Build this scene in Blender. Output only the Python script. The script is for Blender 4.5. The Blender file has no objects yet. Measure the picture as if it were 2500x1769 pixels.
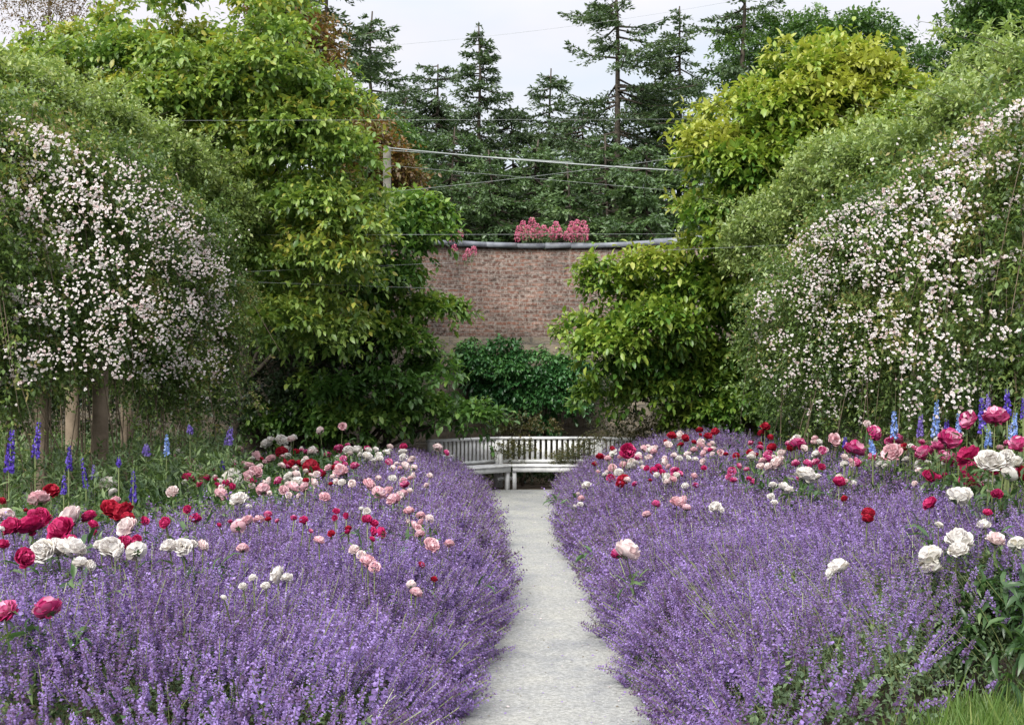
import bpy, math, random
import numpy as np
rng = np.random.default_rng(7)
random.seed(7)
sc = bpy.context.scene
COL = sc.collection

# ---------------------------------------------------------------- camera, sky, sun
F, CX, HY, HC = 3200.0, 1250.0, 930.0, 1.9      # focal length in photo pixels, vanishing point, eye height
cam = bpy.data.cameras.new("camera")
cam.sensor_width = 36
cam.lens = 36 * F / 2500
cam.shift_y = (HY - 884.5) / 2500
cam.clip_end = 1000
co = bpy.data.objects.new("camera", cam)
co.location = (0, 0, HC)
co.rotation_euler = (math.radians(90), 0, 0)
COL.objects.link(co)
sc.camera = co
sc.view_settings.view_transform = 'Standard'
sc.view_settings.look = 'None'
sc.view_settings.exposure = 1.15
sc.view_settings.gamma = 1
c = sc.cycles
c.max_bounces = 5; c.diffuse_bounces = 3; c.glossy_bounces = 2; c.transmission_bounces = 3; c.transparent_max_bounces = 4
try:
    c.use_denoising = True; c.denoiser = 'OPENIMAGEDENOISE'; c.denoising_input_passes = 'RGB_ALBEDO_NORMAL'; c.denoising_prefilter = 'ACCURATE'
except Exception:
    pass

SUN_EL, SUN_AZ = math.radians(40), math.radians(200)   # behind the camera, a little to the left
w = bpy.data.worlds.new("World")
sc.world = w
w.use_nodes = True
nt = w.node_tree
nt.nodes.clear()
def N(nt, typ, **kw):
    n = nt.nodes.new(typ)
    for k, v in kw.items():
        setattr(n, k, v)
    return n
wo = N(nt, 'ShaderNodeOutputWorld'); bg = N(nt, 'ShaderNodeBackground')
sky = N(nt, 'ShaderNodeTexSky', sky_type='NISHITA', sun_disc=False)
sky.sun_elevation = SUN_EL; sky.sun_rotation = SUN_AZ
tc = N(nt, 'ShaderNodeTexCoord')
nz = N(nt, 'ShaderNodeTexNoise'); nz.inputs['Scale'].default_value = 2.6; nz.inputs['Detail'].default_value = 5
mp = N(nt, 'ShaderNodeMapping'); mp.inputs['Scale'].default_value = (1, 1, 2.5); mp.inputs['Location'].default_value = (.35, 0, .1)
cr = N(nt, 'ShaderNodeValToRGB')
cr.color_ramp.elements[0].position = .36; cr.color_ramp.elements[0].color = (.8, .87, .95, 1)
cr.color_ramp.elements[1].position = .56; cr.color_ramp.elements[1].color = (1.0, .955, .985, 1)
mul = N(nt, 'ShaderNodeVectorMath', operation='SCALE'); mul.inputs['Scale'].default_value = 7.6
mx = N(nt, 'ShaderNodeMix', data_type='RGBA'); mx.inputs[0].default_value = .9
L = nt.links.new
L(tc.outputs['Generated'], mp.inputs[0]); L(mp.outputs[0], nz.inputs['Vector']); L(nz.outputs[0], cr.inputs[0])
sx = N(nt, 'ShaderNodeSeparateXYZ'); mr = N(nt, 'ShaderNodeMapRange'); mr.inputs['From Min'].default_value = .26; mr.inputs['From Max'].default_value = .85
mr.inputs['To Min'].default_value = 4.55; mr.inputs['To Max'].default_value = 11.5
L(tc.outputs['Generated'], sx.inputs[0]); L(sx.outputs['Z'], mr.inputs['Value']); L(mr.outputs[0], mul.inputs['Scale'])
L(cr.outputs[0], mul.inputs[0]); L(sky.outputs[0], mx.inputs[6]); L(mul.outputs[0], mx.inputs[7])
L(mx.outputs[2], bg.inputs[0]); bg.inputs[1].default_value = .1; L(bg.outputs[0], wo.inputs[0])

sl = bpy.data.lights.new("sun", 'SUN'); sl.energy = 2.9; sl.angle = math.radians(34); sl.color = (1, .97, .92)
so = bpy.data.objects.new("sun", sl); COL.objects.link(so)
so.location = (0, -10, 30)
so.rotation_euler = (math.radians(90) - SUN_EL, 0, math.radians(-22))

# ---------------------------------------------------------------- helpers
def Wp(px, py, d):
    return np.array([(px - CX) / F * d, d, HC - (py - HY) / F * d])

def nrm(a):
    return a / np.maximum(np.linalg.norm(a, axis=-1, keepdims=True), 1e-9)

def frames(y, up):
    y = nrm(y); x = np.cross(y, up); bad = np.linalg.norm(x, axis=1) < 1e-4
    x[bad] = np.cross(y[bad], np.array([1., .3, .2])); x = nrm(x); z = np.cross(x, y)
    return np.stack([x, y, z], axis=2)

class T:                     # a small template shape
    def __init__(s, V, faces, tv=None, tm=None):
        s.V = np.array(V, float)
        s.q = np.array([f for f in faces if len(f) == 4], int).reshape(-1, 4)
        s.t = np.array([f for f in faces if len(f) == 3], int).reshape(-1, 3)
        iq = [i for i, f in enumerate(faces) if len(f) == 4]; it = [i for i, f in enumerate(faces) if len(f) == 3]
        tv = np.zeros(len(faces)) if tv is None else np.array(tv, float)
        tm = np.zeros(len(faces), int) if tm is None else np.array(tm, int)
        s.qv, s.tv, s.qm, s.tm = tv[iq], tv[it], tm[iq], tm[it]

def merge(parts):            # parts: (T, R, P, dv, mat)
    V, fs, tv, tm, o = [], [], [], [], 0
    for t, R, P, dv, m in parts:
        V.append(t.V @ np.array(R).T + np.array(P))
        for f, a, b in list(zip(t.q, t.qv, t.qm)) + list(zip(t.t, t.tv, t.tm)):
            fs.append([int(i) + o for i in f]); tv.append(a + dv); tm.append(b + m)
        o += len(t.V)
    return T(np.concatenate(V), fs, tv, tm)

class MB:
    def __init__(s):
        s.V, s.Q, s.Tr, s.qv, s.tv, s.qm, s.tm, s.n = [], [], [], [], [], [], [], 0
    def inst(s, t, R, P, v=.5, mat=0):
        M = len(P)
        if M == 0: return
        v = np.broadcast_to(np.asarray(v, float), (M,))
        n = len(t.V)
        s.V.append((np.einsum('mij,nj->mni', R, t.V) + P[:, None, :]).reshape(-1, 3))
        off = s.n + np.arange(M) * n
        if len(t.q):
            s.Q.append((t.q[None] + off[:, None, None]).reshape(-1, 4)); s.qv.append((v[:, None] + t.qv[None]).ravel())
            s.qm.append(np.tile(t.qm + mat, M))
        if len(t.t):
            s.Tr.append((t.t[None] + off[:, None, None]).reshape(-1, 3)); s.tv.append((v[:, None] + t.tv[None]).ravel())
            s.tm.append(np.tile(t.tm + mat, M))
        s.n += M * n
    def poly(s, V, faces, v=.5, mat=0):
        t = T(V, faces); s.inst(t, np.eye(3)[None], np.zeros((1, 3)), v, mat)
    def box(s, x0, x1, y0, y1, z0, z1, v=.5, mat=0, M=None):
        V = np.array([(x, y, z) for z in (z0, z1) for y in (y0, y1) for x in (x0, x1)], float)
        if M is not None: V = V @ M[0].T + M[1]
        s.poly(V, [(0, 2, 3, 1), (4, 5, 7, 6), (0, 1, 5, 4), (2, 6, 7, 3), (0, 4, 6, 2), (1, 3, 7, 5)], v, mat)
    def tube(s, pts, rad, n=6, v=.5, mat=0, cap=True):
        pts = np.array(pts, float); k = len(pts); rad = np.broadcast_to(np.asarray(rad, float), (k,))
        tg = nrm(np.gradient(pts, axis=0)); up = np.array([.13, .31, .94])
        if abs(np.mean(tg[:, 2])) > .8: up = np.array([.9, .3, .1])
        x = nrm(np.cross(tg, up)); y = np.cross(x, tg)
        a = np.arange(n) / n * 2 * math.pi
        V = (pts[:, None] + rad[:, None, None] * (np.cos(a)[None, :, None] * x[:, None] + np.sin(a)[None, :, None] * y[:, None])).reshape(-1, 3)
        fs = [(i * n + j, i * n + (j + 1) % n, (i + 1) * n + (j + 1) % n, (i + 1) * n + j) for i in range(k - 1) for j in range(n)]
        if cap and n >= 4:
            V = np.concatenate([V, pts[:1], pts[-1:]]); b = k * n
            fs += [(b, (j + 1) % n, j) for j in range(n)] + [(b + 1, (k - 1) * n + j, (k - 1) * n + (j + 1) % n) for j in range(n)]
        s.poly(V, fs, v, mat)
    def mesh(s, name, mats, smooth=False, uv=None):
        V = np.concatenate(s.V)
        Q = np.concatenate(s.Q) if s.Q else np.zeros((0, 4), int); Tr = np.concatenate(s.Tr) if s.Tr else np.zeros((0, 3), int)
        me = bpy.data.meshes.new(name)
        me.vertices.add(len(V)); me.vertices.foreach_set('co', V.astype(np.float32).ravel())
        loops = np.concatenate([Q.ravel(), Tr.ravel()]).astype(np.int32)
        me.loops.add(len(loops)); me.loops.foreach_set('vertex_index', loops)
        nf = len(Q) + len(Tr); me.polygons.add(nf)
        st = np.concatenate([np.arange(len(Q)) * 4, len(Q) * 4 + np.arange(len(Tr)) * 3]).astype(np.int32)
        me.polygons.foreach_set('loop_start', st)
        mi = np.concatenate([np.concatenate(s.qm) if s.Q else [], np.concatenate(s.tm) if s.Tr else []]).astype(np.int32)
        me.polygons.foreach_set('material_index', mi)
        if smooth: me.polygons.foreach_set('use_smooth', np.ones(nf, bool))
        at = me.attributes.new('v', 'FLOAT', 'FACE')
        at.data.foreach_set('value', np.concatenate([np.concatenate(s.qv) if s.Q else [], np.concatenate(s.tv) if s.Tr else []]).astype(np.float32))
        for m in mats: me.materials.append(m)
        me.update(calc_edges=True)
        return me
    def obj(s, name, mats, parent=None, smooth=False):
        o = bpy.data.objects.new(name, s.mesh(name, mats if isinstance(mats, (list, tuple)) else [mats], smooth))
        COL.objects.link(o)
        if parent is not None:
            o.parent = parent; o.matrix_parent_inverse = parent.matrix_basis.inverted()
        return o

def tag(o, label=None, cat=None, group=None, kind=None):
    if label: o['label'] = label
    if cat: o['category'] = cat
    if group: o['group'] = group
    if kind: o['kind'] = kind
    return o
def empty(name, loc, label, cat, group=None):
    o = bpy.data.objects.new(name, None); COL.objects.link(o); o.location = tuple(loc)
    o.empty_display_size = .2
    bpy.context.view_layer.update
    o.matrix_basis.translation = tuple(loc)
    return tag(o, label, cat, group)
def child(o, parent):
    o.parent = parent; o.matrix_parent_inverse = parent.matrix_basis.inverted(); return o

# ---------------------------------------------------------------- materials
def mat_base(name, rough=.6, spec=.3):
    m = bpy.data.materials.new(name); m.use_nodes = True
    p = m.node_tree.nodes['Principled BSDF']; p.inputs['Roughness'].default_value = rough
    p.inputs['Specular IOR Level'].default_value = spec
    return m, m.node_tree, p
def ramp(nt, stops, interp='LINEAR'):
    r = N(nt, 'ShaderNodeValToRGB'); e = r.color_ramp.elements; r.color_ramp.interpolation = interp
    while len(e) < len(stops): e.new(.5)
    for el, (p, col) in zip(e, stops):
        el.position = p; el.color = (*col, 1)
    return r
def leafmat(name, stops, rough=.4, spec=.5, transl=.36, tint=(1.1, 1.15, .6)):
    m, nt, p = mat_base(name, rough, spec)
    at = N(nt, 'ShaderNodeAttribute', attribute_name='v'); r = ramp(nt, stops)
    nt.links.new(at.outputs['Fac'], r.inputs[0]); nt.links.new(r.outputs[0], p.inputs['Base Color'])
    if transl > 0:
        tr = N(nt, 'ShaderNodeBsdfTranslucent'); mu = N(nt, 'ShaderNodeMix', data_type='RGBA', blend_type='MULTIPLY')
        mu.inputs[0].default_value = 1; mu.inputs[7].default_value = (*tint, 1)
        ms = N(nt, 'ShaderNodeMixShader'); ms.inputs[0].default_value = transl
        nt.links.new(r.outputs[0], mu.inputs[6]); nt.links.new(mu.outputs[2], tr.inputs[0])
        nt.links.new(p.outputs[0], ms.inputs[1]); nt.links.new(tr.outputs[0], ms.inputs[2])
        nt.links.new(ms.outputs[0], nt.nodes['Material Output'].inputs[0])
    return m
def noisemat(name, stops, scale, rough=.85, detail=6, bump=0., bscale=None, spec=.2, coord='Object'):
    m, nt, p = mat_base(name, rough, spec)
    tcn = N(nt, 'ShaderNodeTexCoord'); n = N(nt, 'ShaderNodeTexNoise'); n.inputs['Scale'].default_value = scale; n.inputs['Detail'].default_value = detail
    r = ramp(nt, stops)
    nt.links.new(tcn.outputs[coord], n.inputs['Vector']); nt.links.new(n.outputs[0], r.inputs[0]); nt.links.new(r.outputs[0], p.inputs['Base Color'])
    if bump:
        n2 = N(nt, 'ShaderNodeTexNoise'); n2.inputs['Scale'].default_value = bscale or scale * 3; n2.inputs['Detail'].default_value = 5
        b = N(nt, 'ShaderNodeBump'); b.inputs['Strength'].default_value = bump; b.inputs['Distance'].default_value = .02
        nt.links.new(tcn.outputs[coord], n2.inputs['Vector']); nt.links.new(n2.outputs[0], b.inputs['Height']); nt.links.new(b.outputs[0], p.inputs['Normal'])
    return m

M = {}
M['bark'] = noisemat('bark', [(.3, (.05, .04, .03)), (.7, (.14, .11, .085))], 9, bump=.6)
M['dark_bark'] = noisemat('dark_bark', [(.3, (.03, .025, .02)), (.7, (.085, .07, .055))], 9, bump=.6)
M['lime_leaf'] = leafmat('bright_leaf', [(0, (.045, .1, .022)), (.45, (.115, .205, .045)), (.75, (.21, .3, .07)), (.93, (.26, .33, .055)), (1, (.32, .3, .06))])
M['magnolia_leaf'] = leafmat('magnolia_leaf', [(0, (.038, .095, .024)), (.5, (.095, .2, .045)), (.85, (.2, .31, .065)), (1, (.27, .34, .075))])
M['gold_leaf'] = leafmat('golden_leaf', [(0, (.03, .09, .018)), (.4, (.08, .18, .03)), (.7, (.19, .28, .04)), (.92, (.28, .345, .06)), (1, (.35, .37, .075))])
M['rose_leaf'] = leafmat('rose_leaf', [(0, (.05, .09, .028)), (.5, (.12, .19, .055)), (.85, (.22, .3, .085)), (1, (.28, .24, .1))])
M['shoot_leaf'] = leafmat('shoot_leaf', [(0, (.14, .21, .07)), (.6, (.26, .34, .115)), (1, (.37, .42, .16))])
M['copper_leaf'] = leafmat('copper_leaf', [(0, (.06, .035, .015)), (.5, (.15, .085, .03)), (.8, (.12, .12, .03)), (1, (.24, .11, .04))])
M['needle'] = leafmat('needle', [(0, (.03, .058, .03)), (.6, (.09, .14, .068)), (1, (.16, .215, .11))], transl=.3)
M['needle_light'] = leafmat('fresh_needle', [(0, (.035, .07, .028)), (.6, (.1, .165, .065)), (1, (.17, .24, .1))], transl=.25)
M['oak_leaf'] = leafmat('broad_leaf', [(0, (.024, .065, .02)), (.6, (.07, .14, .038)), (1, (.125, .2, .055))])
M['ivy_leaf'] = leafmat('creeper_leaf', [(0, (.014, .06, .02)), (.6, (.045, .14, .038)), (1, (.1, .23, .06))], rough=.35, spec=.45, transl=.2)
M['box_leaf'] = leafmat('box_leaf', [(0, (.025, .035, .014)), (.5, (.075, .085, .03)), (.8, (.14, .13, .05)), (1, (.2, .15, .08))])
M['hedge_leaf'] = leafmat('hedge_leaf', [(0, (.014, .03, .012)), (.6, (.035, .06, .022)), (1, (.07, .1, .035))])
M['peony_leaf'] = leafmat('peony_leaf', [(0, (.025, .06, .022)), (.6, (.06, .12, .04)), (1, (.15, .22, .08))], rough=.35, spec=.45)
M['grey_leaf'] = leafmat('catmint_leaf', [(0, (.06, .1, .05)), (.6, (.12, .18, .085)), (1, (.2, .27, .12))], rough=.7, transl=.25)
M['fern_leaf'] = leafmat('border_leaf', [(0, (.035, .065, .028)), (.6, (.085, .14, .05)), (1, (.17, .235, .095))], rough=.6)
M['grass'] = leafmat('grass_blade', [(0, (.05, .1, .02)), (.6, (.115, .2, .045)), (1, (.26, .31, .11))], rough=.5)
FT = (1, .9, 1.1)
M['catmint'] = leafmat('catmint_flower', [(0, (.09, .05, .1)), (.3, (.175, .11, .25)), (.65, (.275, .185, .44)), (1, (.385, .29, .6))], rough=.7, spec=.15, transl=.3, tint=FT)
M['rose_petal'] = leafmat('rose_petal', [(0, (.5, .38, .37)), (.4, (.64, .585, .575)), (1, (.72, .69, .68))], rough=.7, spec=.15, transl=.3, tint=(1, .97, .95))
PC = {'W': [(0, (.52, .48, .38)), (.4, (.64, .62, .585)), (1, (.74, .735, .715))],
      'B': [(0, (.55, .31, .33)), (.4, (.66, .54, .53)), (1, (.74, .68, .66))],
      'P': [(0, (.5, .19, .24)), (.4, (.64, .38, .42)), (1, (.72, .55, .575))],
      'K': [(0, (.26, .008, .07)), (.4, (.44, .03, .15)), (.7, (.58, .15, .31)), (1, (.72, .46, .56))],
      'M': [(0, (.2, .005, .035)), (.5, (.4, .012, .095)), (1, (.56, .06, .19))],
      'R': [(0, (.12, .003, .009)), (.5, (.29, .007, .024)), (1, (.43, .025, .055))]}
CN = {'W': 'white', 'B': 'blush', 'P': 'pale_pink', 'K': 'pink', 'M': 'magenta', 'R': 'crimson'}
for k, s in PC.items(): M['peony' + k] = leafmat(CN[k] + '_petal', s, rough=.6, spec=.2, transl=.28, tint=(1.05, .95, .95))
M['peony_heart'] = leafmat('peony_heart', [(0, (.4, .25, .05)), (1, (.6, .45, .12))], transl=0)
for k, s in {'indigo': [(0, (.03, .015, .13)), (.5, (.085, .045, .36)), (1, (.26, .2, .66))], 'violet': [(0, (.09, .06, .22)), (.5, (.2, .14, .46)), (1, (.4, .34, .72))],
             'sky_blue': [(0, (.1, .17, .4)), (.5, (.22, .34, .7)), (1, (.5, .6, .88))], 'valerian': [(0, (.34, .045, .1)), (.5, (.58, .15, .25)), (1, (.74, .36, .43))]}.items():
    M[k] = leafmat(k + '_petal', s, rough=.65, spec=.15, transl=.25, tint=FT)
M['stem'] = leafmat('flower_stem', [(0, (.1, .14, .05)), (1, (.2, .22, .09))], transl=0)
M['white_paint'] = noisemat('white_paint', [(.3, (.56, .57, .57)), (.55, (.8, .805, .8)), (.8, (.84, .845, .84))], 7, rough=.5, spec=.4, bump=.08, bscale=60)
M['post'] = noisemat('post_timber', [(.3, (.085, .065, .045)), (.7, (.18, .14, .1))], 5, bump=.5, bscale=22)
M['pole'] = noisemat('pole_timber', [(.3, (.13, .12, .1)), (.7, (.25, .235, .205))], 6, bump=.3)
M['wire'] = noisemat('wire_metal', [(.3, (.22, .24, .24)), (.7, (.34, .36, .36))], 5, rough=.4)
M['slate'] = noisemat('slate', [(.25, (.1, .11, .135)), (.5, (.165, .178, .205)), (.75, (.24, .255, .28))], 5, rough=.6, bump=.25)
M['soil'] = noisemat('soil', [(.3, (.035, .026, .018)), (.7, (.1, .075, .055))], 6, bump=.8, bscale=40)
M['lawn'] = noisemat('lawn', [(.3, (.045, .09, .02)), (.7, (.1, .17, .04))], 3, bump=.5, bscale=60)

# gravel path
m, nt, p = mat_base('gravel', .9, .2); tcn = N(nt, 'ShaderNodeTexCoord')
n1 = N(nt, 'ShaderNodeTexNoise'); n1.inputs['Scale'].default_value = 48; n1.inputs['Detail'].default_value = 6; n1.inputs['Roughness'].default_value = .7
n2 = N(nt, 'ShaderNodeTexNoise'); n2.inputs['Scale'].default_value = 1.3; n2.inputs['Detail'].default_value = 5
n3 = N(nt, 'ShaderNodeTexVoronoi'); n3.inputs['Scale'].default_value = 26
r1 = ramp(nt, [(.28, (.15, .152, .146)), (.5, (.29, .294, .282)), (.72, (.44, .446, .428))])
n2.inputs['Roughness'].default_value = .7
r2 = ramp(nt, [(.32, (.72, .74, .79)), (.5, (1, 1, .99)), (.68, (1.14, 1.12, 1.05))])
r3 = ramp(nt, [(.0, (1.7, 1.7, 1.68)), (.1, (1, 1, 1))])
for nn in (n1, n2, n3): nt.links.new(tcn.outputs['Object'], nn.inputs['Vector'])
nt.links.new(n1.outputs[0], r1.inputs[0]); nt.links.new(n2.outputs[0], r2.inputs[0]); nt.links.new(n3.outputs['Distance'], r3.inputs[0])
a = N(nt, 'ShaderNodeMix', data_type='RGBA', blend_type='MULTIPLY'); a.inputs[0].default_value = 1
b = N(nt, 'ShaderNodeMix', data_type='RGBA', blend_type='MULTIPLY'); b.inputs[0].default_value = 1
nt.links.new(r1.outputs[0], a.inputs[6]); nt.links.new(r2.outputs[0], a.inputs[7]); nt.links.new(a.outputs[2], b.inputs[6]); nt.links.new(r3.outputs[0], b.inputs[7])
nt.links.new(b.outputs[2], p.inputs['Base Color'])
bp = N(nt, 'ShaderNodeBump'); bp.inputs['Strength'].default_value = 1.; bp.inputs['Distance'].default_value = .014
nt.links.new(n1.outputs[0], bp.inputs['Height']); nt.links.new(bp.outputs[0], p.inputs['Normal'])
M['gravel'] = m

# old brick and rubble stone (object coordinates hold the length along the wall and the height)
def wallmat(stone):
    m, nt, p = mat_base('rubble_stone' if stone else 'old_brick', .9, .15)
    uv = N(nt, 'ShaderNodeUVMap', uv_map='wall'); l = nt.links.new
    dn = N(nt, 'ShaderNodeTexNoise'); dn.inputs['Scale'].default_value = 3.0; dn.inputs['Detail'].default_value = 3
    l(uv.outputs[0], dn.inputs['Vector'])
    sub = N(nt, 'ShaderNodeVectorMath', operation='SUBTRACT'); sub.inputs[1].default_value = (.5, .5, .5)
    scl = N(nt, 'ShaderNodeVectorMath', operation='SCALE'); scl.inputs['Scale'].default_value = .18 if stone else .05
    add = N(nt, 'ShaderNodeVectorMath', operation='ADD')
    l(dn.outputs['Color'], sub.inputs[0]); l(sub.outputs[0], scl.inputs[0]); l(scl.outputs[0], add.inputs[0]); l(uv.outputs[0], add.inputs[1])
    br = N(nt, 'ShaderNodeTexBrick'); l(add.outputs[0], br.inputs['Vector'])
    br.inputs['Scale'].default_value = 1; br.offset = .5 if not stone else .37
    br.inputs['Brick Width'].default_value = .42 if stone else .25; br.inputs['Row Height'].default_value = .24 if stone else .077
    br.inputs['Mortar Size'].default_value = .02 if stone else .011; br.inputs['Mortar Smooth'].default_value = .4; br.inputs['Bias'].default_value = 0
    br.inputs['Color1'].default_value = (.1, .085, .06, 1) if stone else (.075, .04, .032, 1)
    br.inputs['Color2'].default_value = (.18, .155, .115, 1) if stone else (.175, .085, .06, 1)
    br.inputs['Mortar'].default_value = (.13, .12, .1, 1) if stone else (.19, .16, .14, 1)
    # bleached, dark and lime stained patches
    k1 = N(nt, 'ShaderNodeTexNoise'); k1.inputs['Scale'].default_value = 14; k1.inputs['Detail'].default_value = 8; k1.inputs['Roughness'].default_value = .75
    k2 = N(nt, 'ShaderNodeTexNoise'); k2.inputs['Scale'].default_value = 1.6; k2.inputs['Detail'].default_value = 4
    k3 = N(nt, 'ShaderNodeTexNoise'); k3.inputs['Scale'].default_value = 5.5; k3.inputs['Detail'].default_value = 3
    mp3 = N(nt, 'ShaderNodeMapping'); mp3.inputs['Scale'].default_value = (1, 3.2, 1)
    l(uv.outputs[0], mp3.inputs[0]); l(uv.outputs[0], k1.inputs['Vector']); l(uv.outputs[0], k2.inputs['Vector']); l(mp3.outputs[0], k3.inputs['Vector'])
    f1 = ramp(nt, [(.45, (0, 0, 0)), (.6, (.75, .75, .75))]); f3 = ramp(nt, [(.52, (0, 0, 0)), (.66, (.8, .8, .8))]); f2 = ramp(nt, [(.3, (.6, .6, .6)), (.7, (1.2, 1.14, 1.1))])
    l(k1.outputs[0], f1.inputs[0]); l(k3.outputs[0], f3.inputs[0]); l(k2.outputs[0], f2.inputs[0])
    x1 = N(nt, 'ShaderNodeMix', data_type='RGBA'); x1.inputs[7].default_value = (.15, .14, .12, 1) if stone else (.3, .275, .25, 1)
    x2 = N(nt, 'ShaderNodeMix', data_type='RGBA'); x2.inputs[7].default_value = (.04, .035, .028, 1)
    x3 = N(nt, 'ShaderNodeMix', data_type='RGBA', blend_type='MULTIPLY'); x3.inputs[0].default_value = 1
    l(br.outputs[0], x2.inputs[6]); l(f3.outputs[0], x2.inputs[0]); l(x2.outputs[2], x1.inputs[6]); l(f1.outputs[0], x1.inputs[0])
    l(x1.outputs[2], x3.inputs[6]); l(f2.outputs[0], x3.inputs[7]); l(x3.outputs[2], p.inputs['Base Color'])
    bm = N(nt, 'ShaderNodeBump'); bm.inputs['Strength'].default_value = .9; bm.inputs['Distance'].default_value = .025
    mh = N(nt, 'ShaderNodeMath', operation='SUBTRACT'); l(k1.outputs[0], mh.inputs[0]); l(br.outputs['Fac'], mh.inputs[1])
    l(mh.outputs[0], bm.inputs['Height']); l(bm.outputs[0], p.inputs['Normal'])
    return m
M['brick'] = wallmat(False); M['stone'] = wallmat(True)

# ---------------------------------------------------------------- templates
def leafA(w=.5, fold=.07, droop=.14):
    return T([(0, 0, 0), (0, .35, .0), (0, .72, -.03), (0, 1, -droop), (-w * .46, .36, fold), (w * .46, .36, fold), (-w * .36, .72, fold * .6 - .02), (w * .36, .72, fold * .6 - .02)],
             [(0, 1, 4), (0, 5, 1), (4, 1, 2, 6), (1, 5, 7, 2), (6, 2, 3), (2, 7, 3)], tv=[-.02, .02, -.02, .03, -.02, .03])
def leafS(w=.5, fold=.08, at=.45):
    return T([(0, 0, 0), (-w / 2, at, fold), (w / 2, at, fold), (0, 1, -.05)], [(0, 3, 1), (0, 2, 3)])
LA, LAN, LS, LSN, LSX = leafA(.52), leafA(.26, .05, .3), leafS(.55), leafS(.28, .03), leafS(.42, .02)
QD = T([(-.5, 0, 0), (.5, 0, 0), (.5, 1, 0), (-.5, 1, 0)], [(0, 1, 2, 3)])

def rv(n):
    return nrm(rng.normal(size=(n, 3)))
UP = np.array([0, 0, 1.])

def sprays(mb, t, P, D, k, Ls, leaf, spread=.9, droop=.35, v=.5, vj=.2, upk=1.0, tipv=0., mat=0, sag=.15):
    """k leaves along each twig P -> P + D*Ls"""
    S = len(P)
    if S == 0: return
    D = nrm(D); u = nrm(np.cross(D, nrm(UP + .2 * rng.normal(size=(S, 3))))); w_ = np.cross(u, D)
    t_ = (np.arange(k) + rng.random((S, k))) / k; t_ = .25 + .75 * t_
    ph = np.arange(k)[None] * 2.4 + rng.random((S, 1)) * 6.3 + rng.normal(size=(S, k)) * .3
    rad = np.cos(ph)[..., None] * u[:, None] + np.sin(ph)[..., None] * w_[:, None]
    Ls = np.broadcast_to(np.asarray(Ls, float), (S,))
    pos = P[:, None] + D[:, None] * (Ls[:, None] * t_)[..., None]; pos[..., 2] -= sag * Ls[:, None] * t_ ** 2
    ld = D[:, None] * (.25 + .6 * t_)[..., None] + rad * spread - UP * droop + rng.normal(size=(S, k, 3)) * .18
    upv = UP * upk + rad * .25 + rng.normal(size=(S, k, 3)) * .35
    vv = np.broadcast_to(np.asarray(v, float), (S,))[:, None] + rng.normal(size=(S, k)) * vj * .5 + tipv * (t_ - .6)
    R = frames(ld.reshape(-1, 3), upv.reshape(-1, 3)) * (leaf * (.5 + .75 * rng.random(S * k)))[:, None, None]
    mb.inst(t, R, pos.reshape(-1, 3), np.clip(vv.ravel(), 0, 1), mat)

def inpoly(poly, x, y):
    p = np.array(poly, float); q = np.roll(p, -1, 0); r = np.zeros(len(x), bool)
    for (x0, y0), (x1, y1) in zip(p, q):
        c_ = ((y0 > y) != (y1 > y)) & (x < (x1 - x0) * (y - y0) / (y1 - y0 + 1e-12) + x0); r ^= c_
    return r
def edged(poly, x, y):
    p = np.array(poly, float); q = np.roll(p, -1, 0); best = np.full(len(x), 1e9); P_ = np.stack([x, y], 1)
    for a_, b_ in zip(p, q):
        ab = b_ - a_; t_ = np.clip(((P_ - a_) @ ab) / (ab @ ab + 1e-9), 0, 1)
        best = np.minimum(best, np.linalg.norm(P_ - (a_ + t_[:, None] * ab), axis=1))
    return best
def polypts(poly, n):
    p = np.array(poly, float); lo, hi = p.min(0), p.max(0); out = np.zeros((0, 2))
    while len(out) < n:
        c_ = lo + rng.random((n * 3, 2)) * (hi - lo); c_ = c_[inpoly(poly, c_[:, 0], c_[:, 1])]; out = np.concatenate([out, c_])
    return out[:n]
def spaced(poly, n):
    c_ = polypts(poly, n * 8); keep = [c_[0]]
    for _ in range(n - 1):
        s = c_[rng.integers(0, len(c_), 40)]; dd = np.min(np.linalg.norm(s[:, None] - np.array(keep)[None], axis=2), axis=1)
        keep.append(s[np.argmax(dd)])
    return np.array(keep)
def poly_lobes(poly, n, rpx, d, bulge, back=.3, flat=.55, jit=10):
    """boughs inside an outline: rows of x, depth, z, radius x, radius depth, radius z (metres)"""
    c_ = spaced(poly, n); e = edged(poly, c_[:, 0], c_[:, 1]); em = max(np.percentile(e, 90), 1)
    out = []
    for (x, y), ee in zip(c_, e):
        x += rng.normal() * jit; y += rng.normal() * jit
        q = min(ee / em, 1); s = math.sqrt(max(1 - (1 - q) ** 2, 0))
        dd = (d(x, y) if callable(d) else d)
        dd += bulge * s * (.7 * rng.random()) if rng.random() < back else -bulge * s * (.6 + .4 * rng.random())
        r = min(rpx * (.6 + .8 * rng.random()), max(ee * 1.4, rpx * .45)); rm = r * dd / F
        w_ = Wp(x, y, dd); out.append([*w_, rm, rm, rm * flat])
    return np.array(out)
def px_lobes(rows, d, shr=0):
    out = []
    for x, y, rx, ry in rows:
        rx = max(rx - shr, 11); ry = max(ry - shr * .5, 10)
        dd = d + rng.normal() * .35; out.append([*Wp(x, y, dd), rx * dd / F, .5 * (rx + ry) * dd / F, ry * dd / F])
    return np.array(out)
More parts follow.
